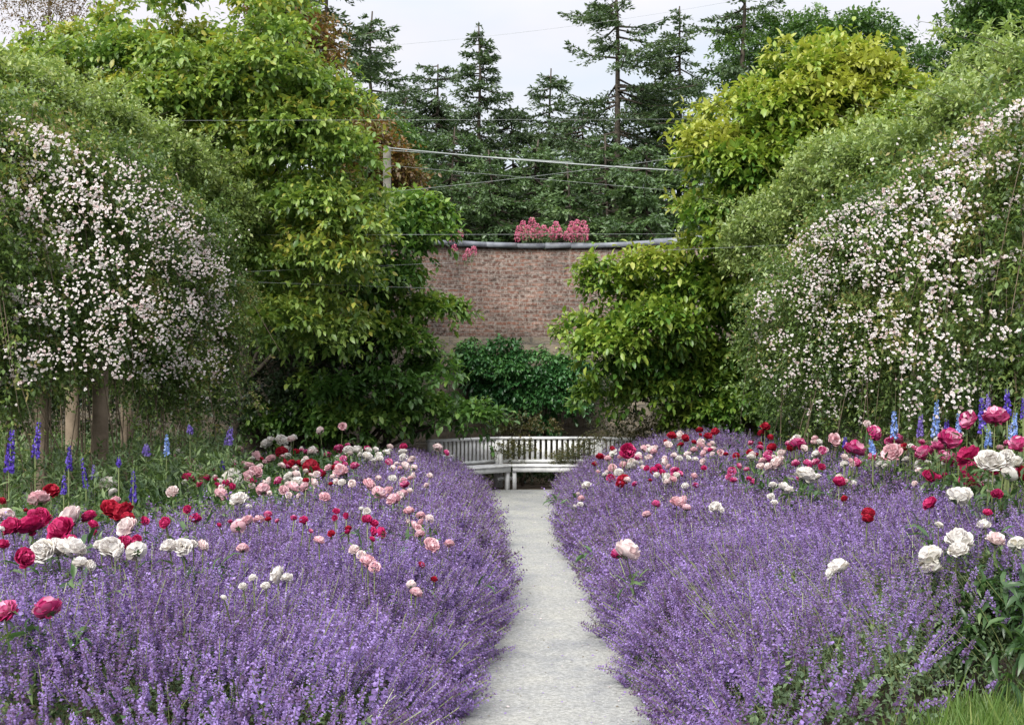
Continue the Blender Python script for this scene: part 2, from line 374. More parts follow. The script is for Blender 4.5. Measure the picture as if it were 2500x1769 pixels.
def lobe_pts(lb, per, lo=.55, hi=1.0, front=.65, under=.75):
    """points on and under the skin of the boughs with outward directions"""
    n = per if np.ndim(per) else np.maximum((per * (lb[:, 3] / lb[:, 3].mean()) ** 1.6).astype(int), 6)
    i = np.repeat(np.arange(len(lb)), n); u = rv(len(i))
    fl = (u[:, 1] > 0) & (rng.random(len(i)) < front); u[fl, 1] *= -1
    fl = (u[:, 2] < -.2) & (rng.random(len(i)) < under); u[fl, 2] *= -1
    r = lo + (hi - lo) * np.sqrt(rng.random(len(i)))
    return lb[i, :3] + u * lb[i, 3:6] * r[:, None], u, i

def limbs(mb, base, top, lb, r0, pick=14, v=.5):
    base = np.array(base, float); top = np.array(top, float); k = 7
    ts = np.linspace(0, 1, k); ax = base + (top - base) * ts[:, None]; ax[1:-1, :2] += rng.normal(size=(k - 2, 2)) * r0 * .8
    mb.tube(ax, r0 * (1 - .75 * ts), 8, v)
    for j in rng.permutation(len(lb))[:pick]:
        e = lb[j, :3]; zt = np.clip((e[2] - base[2]) / max(top[2] - base[2], .1) - .25, .12, .9); s = base + (top - base) * zt
        mid = (s + e) / 2 + np.array([0, 0, .1 * np.linalg.norm(e - s)]) + rng.normal(size=3) * .08
        rr = r0 * (1 - .75 * zt) * .5
        mb.tube([s, (s + mid) / 2, mid, (mid + e) / 2 + [0, 0, .05], e], [rr, rr * .8, rr * .6, rr * .4, rr * .15], 5, v)

# ---------------------------------------------------------------- the setting
mb = MB(); mb.poly([(-300, -60, 0), (300, -60, 0), (300, 500, 0), (-300, 500, 0)], [(0, 1, 2, 3)])
tag(mb.obj('ground', M['lawn']), kind='structure')
mb = MB(); mb.poly([(-9, 6.1, .004), (-.3, 6.1, .004), (-.3, 26, .004), (-9, 26, .004)], [(0, 1, 2, 3)])
mb.poly([(.9, 6.9, .004), (9, 6.9, .004), (9, 26, .004), (.9, 26, .004)], [(0, 1, 2, 3)])
mb.poly([(-.3, 22.2, .004), (.9, 22.2, .004), (.9, 26, .004), (-.3, 26, .004)], [(0, 1, 2, 3)])
tag(mb.obj('soil', M['soil']), kind='structure')
mb = MB(); ds = np.linspace(2, 22.9, 40); ws = rng.normal(size=(40, 2)) * .02
V = [(.36 - .01 * (d_ - 6) - .95 + a_, d_, .009) for d_, (a_, b_) in zip(ds, ws)] + [(.36 - .01 * (d_ - 6) + .85 + b_, d_, .009) for d_, (a_, b_) in zip(ds, ws)]
mb.poly(V, [(i, 40 + i, 41 + i, i + 1) for i in range(39)])
tag(mb.obj('path', M['gravel']), kind='structure')

# garden wall with a curved bay behind the seats
AX, AD, AR, WH, ZS = .73, 22.3, 3.7, 4.52, 2.76
pl = [(-16, AD)] + [(AX - AR * math.cos(a_), AD + AR * math.sin(a_)) for a_ in np.linspace(0, math.pi, 41)] + [(18, AD)]
pl = np.array(pl); sl_ = np.concatenate([[0], np.cumsum(np.linalg.norm(np.diff(pl, axis=0), axis=1))])
tgv = nrm(np.gradient(pl, axis=0)); nv = np.stack([-tgv[:, 1], tgv[:, 0]], 1)     # outward, away from the garden
wall = empty('garden_wall', (AX, AD + AR, 0), 'old red brick garden wall on a stone base, curved behind the white seats', 'wall')
def wall_part(name, z0, z1, front, mat_):
    fr = pl - nv * front; bk = pl + nv * .4; k = len(pl)
    V = [(x, y, z0) for x, y in fr] + [(x, y, z1) for x, y in fr] + [(x, y, z1) for x, y in bk] + [(x, y, z0) for x, y in bk]
    mb = MB(); mb.poly(V, [(r * k + i, r * k + i + 1, (r + 1) * k + i + 1, (r + 1) * k + i) for r in range(3) for i in range(k - 1)])
    o = mb.obj(name, mat_, wall); u = o.data.uv_layers.new(name='wall'); vi = np.zeros(len(o.data.loops), np.int32); o.data.loops.foreach_get('vertex_index', vi)
    V = np.array(V); ss = np.tile(sl_, 4); ss[2 * k:3 * k] += .0
    zz = V[:, 2].copy(); zz[2 * k:3 * k] += .4; zz[3 * k:] += 5
    u.data.foreach_set('uv', np.stack([ss[vi], zz[vi]], 1).astype(np.float32).ravel())
wall_part('stone_base', 0, ZS, .03, M['stone']); wall_part('brick_face', ZS, WH, 0, M['brick'])
pos = 0.
while pos < sl_[-1] - .3:
    ln = .5 + .16 * rng.random(); a_, b_ = pos + .006, min(pos + ln, sl_[-1]) - .006; pos += ln
    if sl_[np.argmin(abs(pl[:, 0] + 7))] > b_ or pl[:, 0].max() < 0: pass
    p0 = np.array([np.interp(a_, sl_, pl[:, i]) for i in (0, 1)]); p1 = np.array([np.interp(b_, sl_, pl[:, i]) for i in (0, 1)])
    if p1[0] < -7 or p0[0] > 8: continue
    t_ = nrm(p1 - p0); n_ = np.array([-t_[1], t_[0]]); z0 = WH + .003 + rng.random() * .012; th = .085 + rng.random() * .02
    mb = MB(); V = []
    for dz in (0, th):
        ov = .07 if dz == 0 else .055
        for e_, of in ((p0, -ov), (p1, -ov - rng.normal() * .012), (p1, .47), (p0, .47)):
            q_ = e_ + n_ * of; V.append((q_[0], q_[1], z0 + dz + rng.normal() * .008))
    mb.poly(V, [(3, 2, 1, 0), (4, 5, 6, 7), (0, 1, 5, 4), (1, 2, 6, 5), (2, 3, 7, 6), (3, 0, 4, 7)])
    mb.obj('coping_slab', M['slate'], wall)

# ---------------------------------------------------------------- white garden seats round the bay
def bench(ang, x0, x1, label, arm=None):
    """seat of the octagon: local x along the seat, local y outwards from the centre"""
    th = math.radians(ang); cx, cy = .66, 21.3
    R = np.array([[math.cos(th), -math.sin(th), 0], [math.sin(th), math.cos(th), 0], [0, 0, 1]]); o = np.array([cx, cy, 0])
    b_ = empty('garden_bench', o + R @ [0, 1.9, 0], label, 'bench', 'white slatted seats round the bay')
    Mx = (R, o); yf, yb = 1.6, 2.22; tan = math.tan(math.radians(22.5))
    fx0, fx1 = max(x0, -yf * tan + .012), min(x1, yf * tan - .012); bx0, bx1 = max(x0, -yb * tan + .012), min(x1, yb * tan - .012)
    def part(name, fn):
        mb = MB(); fn(mb); return mb.obj(name, M['white_paint'], b_)
    def slab(mb, ya, yb_, z0, z1, sh=0., lim=None):
        V = []
        for z in (z0, z1):
            for y in (ya, yb_):
                xa, xb = max(x0, -y * tan + .012) + sh, min(x1, y * tan - .012) - sh; V += [(xa, y, z), (xb, y, z)]
        V = np.array(V) @ R.T + o
        mb.poly(V, [(0, 2, 3, 1), (4, 5, 7, 6), (0, 1, 5, 4), (2, 6, 7, 3), (0, 4, 6, 2), (1, 3, 7, 5)])
    for k in range(5):
        y = yf - .02 + k * .112; part('seat_slat', lambda mb: slab(mb, y, y + .098, .405, .43))
    part('apron', lambda mb: slab(mb, yf + .005, yf + .03, .315, .402, .01))
    for xx, y in ((fx0 + .035, yf + .004), (fx1 - .035, yf + .004)):
        part('leg', lambda mb: mb.box(xx - .034, xx + .034, y + .03, y + .095, 0, .402, M=Mx))
    for xx in (bx0 + .05, bx1 - .05):
        part('back_leg', lambda mb: mb.box(xx - .034, xx + .034, yb - .07, yb, 0, .86, M=Mx))
        part('stretcher', lambda mb: mb.box(min(xx, fx0 + .035 if xx < 0 else fx1 - .035) - .01, max(xx, fx0 + .035 if xx < 0 else fx1 - .035) + .01, (yf + yb) / 2 - .03, (yf + yb) / 2 + .01, .15, .21, M=Mx))
    part('top_rail', lambda mb: mb.box(bx0, bx1, yb - .08, yb + .01, .862, .905, M=Mx))
    part('lower_rail', lambda mb: mb.box(bx0 + .09, bx1 - .09, yb - .06, yb - .02, .44, .5, M=Mx))
    n_ = int(round((bx1 - bx0 - .16) / .098))
    for k in range(n_):
        xx = bx0 + .13 + k * (bx1 - bx0 - .26) / (n_ - 1)
        part('back_slat', lambda mb: mb.box(xx - .027, xx + .027, yb - .05, yb - .028, .502, .86, M=Mx))
    if arm is not None:
        xx = x0 + .04 if arm < 0 else x1 - .04
        part('armrest', lambda mb: mb.box(xx - .04, xx + .04, yf - .02, yb - .08, .63, .665, M=Mx))
        part('arm_post', lambda mb: mb.box(xx - .03, xx + .03, yf + .03, yf + .09, .43, .628, M=Mx))
bench(0, -9, 9, 'wide white slatted bench facing the path with a shrub growing through its back')
bench(45, -.78, 9, 'white slatted bench turned sideways at the left end of the path, with an armrest', arm=-1)
bench(-45, -9, .78, 'white bench almost wholly hidden by catmint and crimson peonies on the right', arm=1)

# ---------------------------------------------------------------- trees and shrubs in the garden
def tree(name, label, cat, lobes, leafm, t, leaf, base, top, r0, per=40, k=10, Ls=.32, v0=.42, vh=0., vj=.25, droop=.35, spread=.9, group=None, bark='bark', pick=16, inner=0, tipv=.15, parts=('trunk', 'crown'), upk=1.):
    o = empty(name, base, label, cat, group)
    lb = lobes
    if r0:
        mb = MB(); limbs(mb, base, top, lb, r0, pick); mb.obj(parts[0], M[bark], o, smooth=True)
    mb = MB(); P_, u, i = lobe_pts(lb, per)
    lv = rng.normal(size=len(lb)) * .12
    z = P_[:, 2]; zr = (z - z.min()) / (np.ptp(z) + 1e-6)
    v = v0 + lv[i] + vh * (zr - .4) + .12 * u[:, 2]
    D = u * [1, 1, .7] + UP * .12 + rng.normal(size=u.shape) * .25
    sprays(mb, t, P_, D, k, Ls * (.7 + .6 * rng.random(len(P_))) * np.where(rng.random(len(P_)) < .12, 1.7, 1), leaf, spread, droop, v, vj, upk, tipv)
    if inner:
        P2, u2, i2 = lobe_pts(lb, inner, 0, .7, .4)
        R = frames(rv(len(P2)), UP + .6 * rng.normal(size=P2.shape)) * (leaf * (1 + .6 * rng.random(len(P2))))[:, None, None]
        mb.inst(LS, R, P2, np.clip(v0 - .1 + rng.normal(size=len(P2)) * .1, 0, 1))  # inner leaves coloured darker, deepening the shade inside the crown
    mb.obj(parts[1], M[leafm], o)
    return o

polyB = [(640, -80), (560, -40), (430, 15), (250, 40), (130, 85), (-80, 130), (-80, 330), (130, 340), (330, 470), (560, 500), (610, 620), (590, 760), (650, 860), (730, 910), (790, 850), (850, 840), (890, 700), (870, 600), (920, 520), (900, 420), (870, 330), (840, 260), (760, 170), (710, 90), (690, -80)]
polyB[3:7] = [(250, 75), (130, 120), (-80, 165), (-80, 330)]
lbB = poly_lobes(polyB, 92, 62, 20.2, 1.9, .3, .5, 14)
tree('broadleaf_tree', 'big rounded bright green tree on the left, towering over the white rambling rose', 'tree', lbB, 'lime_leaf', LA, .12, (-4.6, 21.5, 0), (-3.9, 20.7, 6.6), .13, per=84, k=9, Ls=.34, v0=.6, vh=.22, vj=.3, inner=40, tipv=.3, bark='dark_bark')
lbC = px_lobes([(1000, 535, 95, 50), (920, 590, 110, 60), (1040, 590, 60, 42), (890, 680, 100, 50), (980, 700, 60, 32), (1060, 768, 70, 28), (985, 760, 60, 30), (930, 835, 75, 42), (1000, 850, 55, 32), (1055, 895, 48, 32),
                (1092, 930, 28, 24), (840, 860, 70, 48), (950, 960, 65, 42), (1010, 1000, 70, 28), (1070, 1015, 70, 26), (1150, 1020, 60, 22), (880, 1030, 90, 32), (770, 1035, 90, 34), (650, 1035, 70, 30), (760, 950, 40, 30), (860, 740, 70, 40), (820, 960, 50, 26), (1010, 920, 50, 26)], 21.6, 9)
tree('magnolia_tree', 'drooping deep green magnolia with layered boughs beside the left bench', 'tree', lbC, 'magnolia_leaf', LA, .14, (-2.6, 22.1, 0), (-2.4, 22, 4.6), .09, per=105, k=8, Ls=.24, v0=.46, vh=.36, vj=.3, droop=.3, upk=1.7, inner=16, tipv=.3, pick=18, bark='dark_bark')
polyG = [(1855, 190), (1930, 125), (2050, 115), (2160, 155), (2225, 210), (2270, 320), (2250, 420), (2100, 480), (1980, 560), (1900, 660), (1830, 760), (1750, 690), (1715, 610), (1715, 545), (1695, 460), (1700, 420), (1705, 340), (1740, 300), (1790, 255), (1840, 235)]
lbG = np.concatenate([poly_lobes(polyG, 78, 48, 20.6, 1.6, .3, .55, 16), px_lobes([(1590, 655, 60, 26), (1455, 662, 36, 20), (1490, 700, 60, 38), (1590, 730, 80, 46), (1425, 808, 52, 20), (1485, 850, 80, 34), (1600, 800, 100, 46), (1700, 720, 90, 60), (1790, 790, 80, 50), (1560, 895, 80, 26),
      (1460, 965, 52, 26), (1590, 955, 80, 30), (1700, 930, 100, 34), (1790, 1005, 75, 34), (1690, 1030, 70, 30), (1850, 1025, 60, 34), (1950, 1010, 50, 26), (2040, 1010, 60, 26), (1780, 880, 60, 28), (1660, 860, 80, 30), (1860, 940, 60, 30)], 21.3, 13)])
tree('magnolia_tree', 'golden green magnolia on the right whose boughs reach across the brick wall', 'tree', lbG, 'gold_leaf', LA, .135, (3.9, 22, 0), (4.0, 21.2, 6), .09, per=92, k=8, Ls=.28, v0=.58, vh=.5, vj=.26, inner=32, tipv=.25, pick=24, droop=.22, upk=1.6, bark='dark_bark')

# creeper on the wall, box bushes round the seats
polyJ = [(1120, 890), (1180, 855), (1250, 872), (1330, 862), (1420, 885), (1445, 960), (1410, 1010), (1350, 1025), (1270, 1010), (1180, 985), (1130, 940)]
lbJ = poly_lobes(polyJ, 40, 34, 25.5, .3, 0)
tree('creeper', 'dark green creeper with pointed leaves covering the wall behind the benches', 'climber', np.concatenate([lbJ, px_lobes([(1330, 1045, 25, 22), (1230, 850, 30, 20), (1150, 860, 25, 25)], 25.5)]), 'ivy_leaf', LA, .1, (.6, 25.75, 0), (.7, 25.7, 2.3), .04, per=46, k=7, Ls=.16, v0=.5, vj=.35, droop=.8, inner=20, parts=('stem', 'foliage'), pick=12)
def shrub(rows, d, label, leafm='box_leaf', leaf=.045, v0=.5, per=70, name='box_shrub', cat='shrub', group=None, vj=.4, k=8, Ls=.13, base=None, t=None):
    lb = px_lobes(rows, d); cx = lb[:, 0].mean(); cy = lb[:, 1].mean()
    return tree(name, label, cat, lb, leafm, t or LS, leaf, (cx, cy, 0), (cx, cy, max(lb[:, 2].mean(), .4)), .03, per=per, k=k, Ls=Ls, v0=v0, vj=vj, droop=.1, inner=60, parts=('stem', 'foliage'), group=group, pick=6)
shrub([(1265, 1040, 45, 26), (1225, 1055, 30, 24), (1320, 1050, 40, 24)], 24.4, 'small olive leaved shrub rising behind the wide white bench')
shrub([(1240, 1108, 28, 24), (1275, 1105, 30, 28), (1310, 1118, 24, 18)], 23.42, 'leafy shrub pushing through the left half of the wide bench back')
shrub([(1400, 1115, 36, 24), (1440, 1095, 26, 34), (1370, 1128, 24, 14)], 23.42, 'leafy shrub pushing through the right end of the wide bench back')
shrub([(1475, 1046, 32, 36), (1520, 1040, 56, 40), (1575, 1048, 44, 36), (1505, 1078, 45, 28), (1555, 1085, 45, 30), (1600, 1080, 40, 30)], 22.75, 'rounded box bush right of the benches, dark olive green')
shrub([(1630, 1045, 50, 42), (1680, 1060, 40, 34), (1590, 1070, 40, 24)], 23.2, 'brownish box bush standing behind the crimson peonies', v0=.65)
shrub([(1280, 1165, 60, 22), (1370, 1165, 50, 20), (1200, 1165, 40, 18)], 24.2, 'low dark plant growing under the wide bench', 'hedge_leaf', .06)
shrub([(60, 900, 120, 70), (200, 980, 120, 90), (350, 1010, 110, 90), (470, 1030, 90, 80), (60, 1060, 120, 80), (0, 960, 110, 90), (130, 930, 100, 70), (280, 940, 100, 80), (-20, 860, 80, 80), (560, 1000, 60, 60), (250, 1100, 140, 50)], 19.6, 'dark shrubbery behind the timber posts under the left rose', 'hedge_leaf', .09, .45, 120, 'laurel_and_shade_leaves', k=8, Ls=.22)
shrub([(2000, 930, 110, 90), (2150, 920, 120, 100), (2320, 930, 130, 110), (2480, 940, 110, 110), (2000, 1040, 90, 40), (2150, 1040, 90, 40)], 18.6, 'dark shrubbery behind the right rose', 'hedge_leaf', .09, .5, 120, 'laurel_and_shade_leaves', k=8, Ls=.22)
shrub([(640, 880, 80, 70), (760, 860, 80, 70), (860, 900, 70, 70), (640, 980, 80, 60), (760, 980, 80, 60), (870, 980, 60, 50), (960, 1000, 50, 40)], 22.0, 'added dark leaves standing in for the deep shade in the hollow under the big left tree', 'hedge_leaf', .1, .12, 110, 'laurel_and_shade_leaves', k=8, Ls=.22, vj=.2)  # made-up leaf mass, coloured near black to paint the shade below the canopy
shrub([(1530, 950, 50, 50), (1610, 970, 60, 60), (1700, 900, 70, 60), (1780, 950, 60, 60), (1720, 990, 60, 50), (1830, 900, 50, 60)], 22.5, 'added dark leaves standing in for the black shade in the gap under the golden magnolia', 'hedge_leaf', .1, .15, 120, 'laurel_and_shade_leaves', k=8, Ls=.22, vj=.2)  # added leaves in a very dark tone, shade painted in below the boughs
lbF = px_lobes([(2440, 140, 50, 60), (2380, 200, 50, 50), (2480, 190, 60, 60), (2330, 260, 50, 40), (2290, 310, 50, 40)], 19.5)
tree('elder_shrub', 'light green shrub with divided leaves rising above the right rose', 'shrub', lbF, 'shoot_leaf', LAN, .17, (7, 19.5, 0), (7, 19.5, 6), .05, per=50, k=8, v0=.35, vj=.3, inner=20, pick=10)

# ---------------------------------------------------------------- rambling roses
def rose_bloom_t():
    parts = []
    for k in range(9):
        a_ = k * 2.4; el = .15 + .85 * k / 9
        dr = np.array([[math.cos(a_) * (1 - .6 * el), math.sin(a_) * (1 - .6 * el), .25 + .7 * el]])
        R = frames(dr, np.array([[0, 0, 1.]]))[0] * (.62 - .25 * el)
        parts.append((T([(-.18, 0, 0), (.18, 0, 0), (.52, .55, .12), (.25, 1, .05), (-.25, 1, .05), (-.52, .55, .12)], [(0, 1, 2, 5), (5, 2, 3, 4)]), R, (0, 0, 0), .1 * math.sin(k * 2), 0))
    return merge(parts)
RB = rose_bloom_t()
def rose(poly, shoots, dfun, label, base, nb, seeds, bare=None):
    o = empty('rambling_rose', base, label, 'rose', 'rambling roses trained along the pergola')
    lb = poly_lobes(poly, 170, 38, dfun, .75, .3, 1.15, 12); lb[:, 5] *= .8 + 1.1 * rng.random(len(lb)); lb[:, 1] += rng.normal(size=len(lb)) * .26
    mb = MB(); P_, u, i = lobe_pts(lb, 84, .35, 1.1, .7, .3)
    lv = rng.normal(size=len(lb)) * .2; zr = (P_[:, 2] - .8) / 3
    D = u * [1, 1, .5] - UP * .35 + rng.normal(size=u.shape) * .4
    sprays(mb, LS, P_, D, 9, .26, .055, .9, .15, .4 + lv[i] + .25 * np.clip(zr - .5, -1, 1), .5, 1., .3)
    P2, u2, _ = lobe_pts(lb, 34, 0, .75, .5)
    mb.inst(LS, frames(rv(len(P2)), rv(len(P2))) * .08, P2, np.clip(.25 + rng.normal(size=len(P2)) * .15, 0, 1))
    # long hanging sprigs that break the outline
    j = rng.integers(0, len(lb), 420); u = rv(420); u[:, 1] = -abs(u[:, 1]); q = lb[j, :3] + u * lb[j, 3:6]
    sprays(mb, LS, q, u * [1, .6, .3] + UP * rng.normal(size=(420, 1)) * .7, 16, .6, .06, .8, .2, .5 + lv[j], .4, 1., .3)
    for j in range(170):
        e = lb[rng.integers(len(lb))]; a_ = rng.normal() * .5; st = e[:3] + np.array([rng.normal() * .1, -e[4] * .9, e[5] * .5]); l_ = .6 + .9 * rng.random(); dx = rng.normal() * .25
        cv = lambda x: st + np.array([dx * x, -.16 * math.sin(x * 2.2), .12 * math.sin(x * 3) - l_ * x ** 1.5])
        mb.tube([cv(x) for x in np.linspace(0, 1, 6)], [.005, .005, .004, .004, .003, .002], 3, .3, 1, cap=False)
        q = np.array([cv(x) for x in rng.random(18)]); sprays(mb, LS, q, rv(18) - UP * .3, 6, .14, .055, .9, .2, .55 + .15 * rng.normal(), .4, 1., .2)
    # arching canes
    for j in rng.permutation(len(lb))[:60]:
        e = lb[j, :3]; dr = np.array([rng.normal() * .3, -.1, -.7]); l_ = .5 + .6 * rng.random()
        mb.tube([e + [0, 0, .3], e + dr * l_ * .4 + [0, -.3, .1], e + dr * l_ + [0, -.38, -.1]], [.006, .005, .003], 4, .2, 1, cap=False)
    # canes down to the soil
    for j in range(46):
        q = polypts([(x, max(y, 930)) for x, y in bare], 1)[0]; dd = dfun(*q) + rng.normal() * .5; b0 = Wp(q[0], q[1], dd); t0 = b0.copy(); t0[2] += .9 * rng.random(); b0[2] = 0; b0[0] += rng.normal() * .25
        mb.tube([b0, (b0 + t0) / 2 + rng.normal(size=3) * .07, t0], [.008, .007, .005], 4, .6, 1, cap=False)
    mb.obj('foliage', [M['rose_leaf'], M['post']], o)
    # pale young shoots over the top
    ls = poly_lobes(shoots, 64, 34, lambda x, y: dfun(x, y) + 1.5, .5, .4, 1., 16)
    mb = MB(); P_, u, i = lobe_pts(ls, 42, .2, 1.2, .65)
    lv = rng.normal(size=len(ls)) * .16
    sprays(mb, LS, P_, u * .6 + UP * .7 + rng.normal(size=u.shape) * .45, 9, .34, .07, 1., .1, .42 + lv[i], .5, 1., .2)
    for j in range(230):
        e = ls[rng.integers(len(ls)), :3] + rng.normal(size=3) * .12; dr = np.array([rng.normal() * .75, .15 + .25 * rng.normal(), .75]); l_ = .3 + .6 * rng.random() ** 2; g = np.array([0, 0, -.3 * l_ * l_])
        cn = np.array([e + dr * l_ * q + g * q * q for q in np.linspace(0, 1, 6)]); mb.tube(cn, [.005, .005, .004, .003, .003, .002], 3, .9, 1, cap=False)
        q = np.array([e + dr * l_ * x + g * x * x for x in rng.random(13)]); sprays(mb, LS, q, rv(13) + UP * .15, 7, .16, .062, .9, .1, .5 + .12 * rng.normal(), .35, 1., .2)
    mb.obj('young_shoots', [M['shoot_leaf'], M['dark_bark']], o)
    # white blooms: clusters, crowded where the photograph shows them
    W_ = np.array(seeds, float); cnt = (nb * .6 * W_[:, 4] / W_[:, 4].sum()).astype(int); PP = []
    for (x, y, rx, ry, _), n_ in zip(W_, cnt):
        cl = max(1, n_ // 5); sp = np.where(rng.random(cl) < .4, 1.2, .6); cc = np.stack([x + rng.normal(size=cl) * rx * sp, y + rng.normal(size=cl) * ry * sp], 1)
        PP.append(np.repeat(cc, 5, 0) + rng.normal(size=(cl * 5, 2)) * [8, 10])
    q = polypts(poly, int(nb * .06)); PP.append(np.repeat(q, 3, 0) + rng.normal(size=(len(q) * 3, 2)) * [8, 12])     # loose sprays all over
    q = polypts(poly, int(nb * .02)); q = np.repeat(q, 9, 0); PP.append(q + np.stack([rng.normal(size=len(q)) * 5, np.tile(np.arange(9) * 8., len(q) // 9) + rng.normal(size=len(q)) * 5], 1))   # hanging trusses
    PP = np.concatenate(PP); PP = PP[inpoly(poly, PP[:, 0], PP[:, 1]) | (rng.random(len(PP)) < .12)]
    pos = np.array([Wp(x, y, dfun(x, y)) for x, y in PP])
    # rest each bloom on the skin: push to the front of the nearest bough
    dist = np.linalg.norm((pos[:, None, [0, 2]] - lb[None][:, :, [0, 2]]) / lb[None][:, :, [3]], axis=2)
    ok = np.min(dist, axis=1)
    for n_ in range(len(pos)):
        js = np.where(dist[n_] < 1.0)[0]
        if len(js) == 0: js = [np.argmin(dist[n_])]
        pos[n_, 1] = min(lb[j, 1] - lb[j, 4] * math.sqrt(max(1 - min(dist[n_, j], 1) ** 2, 0)) for j in js) - .24
        s_ = pos[n_, 1] / dfun(*PP[n_]); pos[n_, 0] *= s_; pos[n_, 2] = HC + (pos[n_, 2] - HC) * s_
    nrmv = nrm(np.stack([rng.normal(size=len(pos)) * .5, -1 + rng.normal(size=len(pos)) * .35, .55 + rng.normal(size=len(pos)) * .4], 1))
    Rz = frames(np.cross(nrmv, rv(len(pos))), nrmv); size = (.014 + .02 * rng.random(len(pos))) * np.where(rng.random(len(pos)) < .15, 1.3, 1)
    vv = np.clip(.6 + rng.normal(size=len(pos)) * .26 - .5 * (rng.random(len(pos)) < .12), 0, 1)
    od = np.argsort(-size / pos[:, 1]); keep, rest = od[:100], od[100:]
    for j in keep:
        m1 = MB(); m1.inst(RB, (Rz[j] * size[j])[None], np.zeros((1, 3)), vv[j]); me = m1.mesh('rose_bloom', [M['rose_petal']])
        b_ = bpy.data.objects.new('rose_bloom', me); COL.objects.link(b_); b_.location = tuple(pos[j]); child(b_, o)
    m1 = MB(); m1.inst(RB, Rz[rest] * size[rest][:, None, None], pos[rest], vv[rest])
    tag(m1.obj('rose_blooms', M['rose_petal'], o), kind='stuff')
    return o
dL = lambda x, y: 12.0 + 5.6 * np.clip(x, -100, 620) / 600
polyRL = [(-70, 250), (60, 290), (180, 325), (330, 395), (430, 450), (500, 520), (555, 620), (590, 720), (582, 850), (560, 950), (500, 990), (420, 975), (330, 960), (250, 900), (150, 905), (60, 950), (-70, 970)]
shL = [(-70, 190), (60, 205), (200, 260), (300, 325), (420, 370), (520, 455), (590, 500), (630, 575), (600, 640), (555, 600), (500, 515), (400, 425), (300, 370), (180, 320), (-70, 250)]
seedL = [(20, 700, 60, 120, 1), (40, 450, 50, 80, .6), (150, 660, 80, 60, .6), (420, 900, 120, 70, .9), (230, 850, 120, 50, .5), (100, 370, 60, 40, 1.2), (60, 330, 60, 30, .6), (200, 360, 60, 30, .8), (300, 410, 70, 35, 1.1), (170, 460, 80, 50, 1), (290, 480, 90, 50, 1), (390, 490, 50, 40, 1.3), (430, 560, 60, 50, 1.6), (510, 600, 45, 45, 1.8), (520, 690, 55, 70, 2.6), (460, 640, 60, 60, 1.4),
         (50, 520, 60, 60, 1), (30, 600, 50, 60, 1), (170, 560, 60, 60, .7), (250, 600, 90, 80, .9), (300, 720, 110, 90, .9), (420, 760, 90, 80, 1.4), (470, 840, 80, 80, 1.6), (550, 850, 30, 60, .8), (200, 780, 110, 90, .6), (60, 800, 80, 110, .5), (340, 900, 130, 60, .8), (540, 960, 40, 40, .5), (30, 930, 40, 60, .7), (600, 570, 40, 30, .5)]
rose(polyRL, shL, dL, 'white flowering rambling rose arching over timber posts on the left side', (-4.3, 14.5, 0), 5200, seedL, [(0, 930), (560, 930), (560, 1040), (0, 1080)])
dR = lambda x, y: 17.2 - 6.0 * np.clip((x - 1830) / 670, -.1, 1.1)
polyRR = [(2570, 230), (2400, 265), (2350, 335), (2280, 375), (2200, 430), (2050, 505), (1950, 570), (1895, 640), (1840, 715), (1830, 770), (1845, 870), (1880, 960), (1900, 1040), (2000, 1040), (2100, 1030), (2200, 1020), (2350, 1060), (2570, 1060)]
shR = [(1800, 600), (1900, 535), (1965, 450), (2090, 375), (2200, 385), (2300, 330), (2400, 240), (2570, 190), (2570, 240), (2400, 270), (2340, 340), (2200, 425), (2050, 500), (1940, 570), (1880, 640), (1820, 680)]
seedR = [(2470, 700, 50, 120, .8), (2280, 720, 120, 100, .9), (2180, 900, 130, 80, .6), (2420, 930, 80, 60, .4), (2030, 760, 60, 70, .8), (2200, 560, 60, 60, .8), (1860, 745, 25, 50, 1.2), (1880, 830, 40, 60, 1.6), (1900, 690, 35, 40, 1), (1960, 620, 50, 50, 1.9), (2010, 560, 50, 40, 1.7), (2060, 520, 50, 40, 1.3), (1990, 680, 40, 80, 1.6), (2100, 600, 30, 90, 1.4), (2140, 490, 50, 40, 1.1), (2210, 430, 40, 40, 1), (2230, 390, 40, 30, .6), (2300, 480, 50, 80, 1.6),
         (2360, 350, 50, 40, 1.6), (2440, 300, 60, 40, 1.9), (2480, 250, 40, 30, 1), (2420, 400, 70, 60, 1.4), (2330, 590, 80, 60, 1.1), (2250, 620, 60, 70, .9), (2130, 720, 70, 80, .9), (2200, 800, 70, 80, .7), (2060, 850, 90, 80, .7), (1970, 900, 60, 70, .6), (2400, 680, 90, 90, .7), (2430, 820, 80, 90, .5), (2340, 960, 40, 30, .3), (1940, 990, 40, 40, .3), (2480, 540, 40, 60, .7), (2060, 960, 60, 40, .3)]
rose(polyRR, shR, dR, 'white flowering rambling rose hanging like a curtain on the right side', (4.2, 14, 0), 5200, seedR, [(1900, 930), (2500, 930), (2500, 1040), (1900, 1040)])

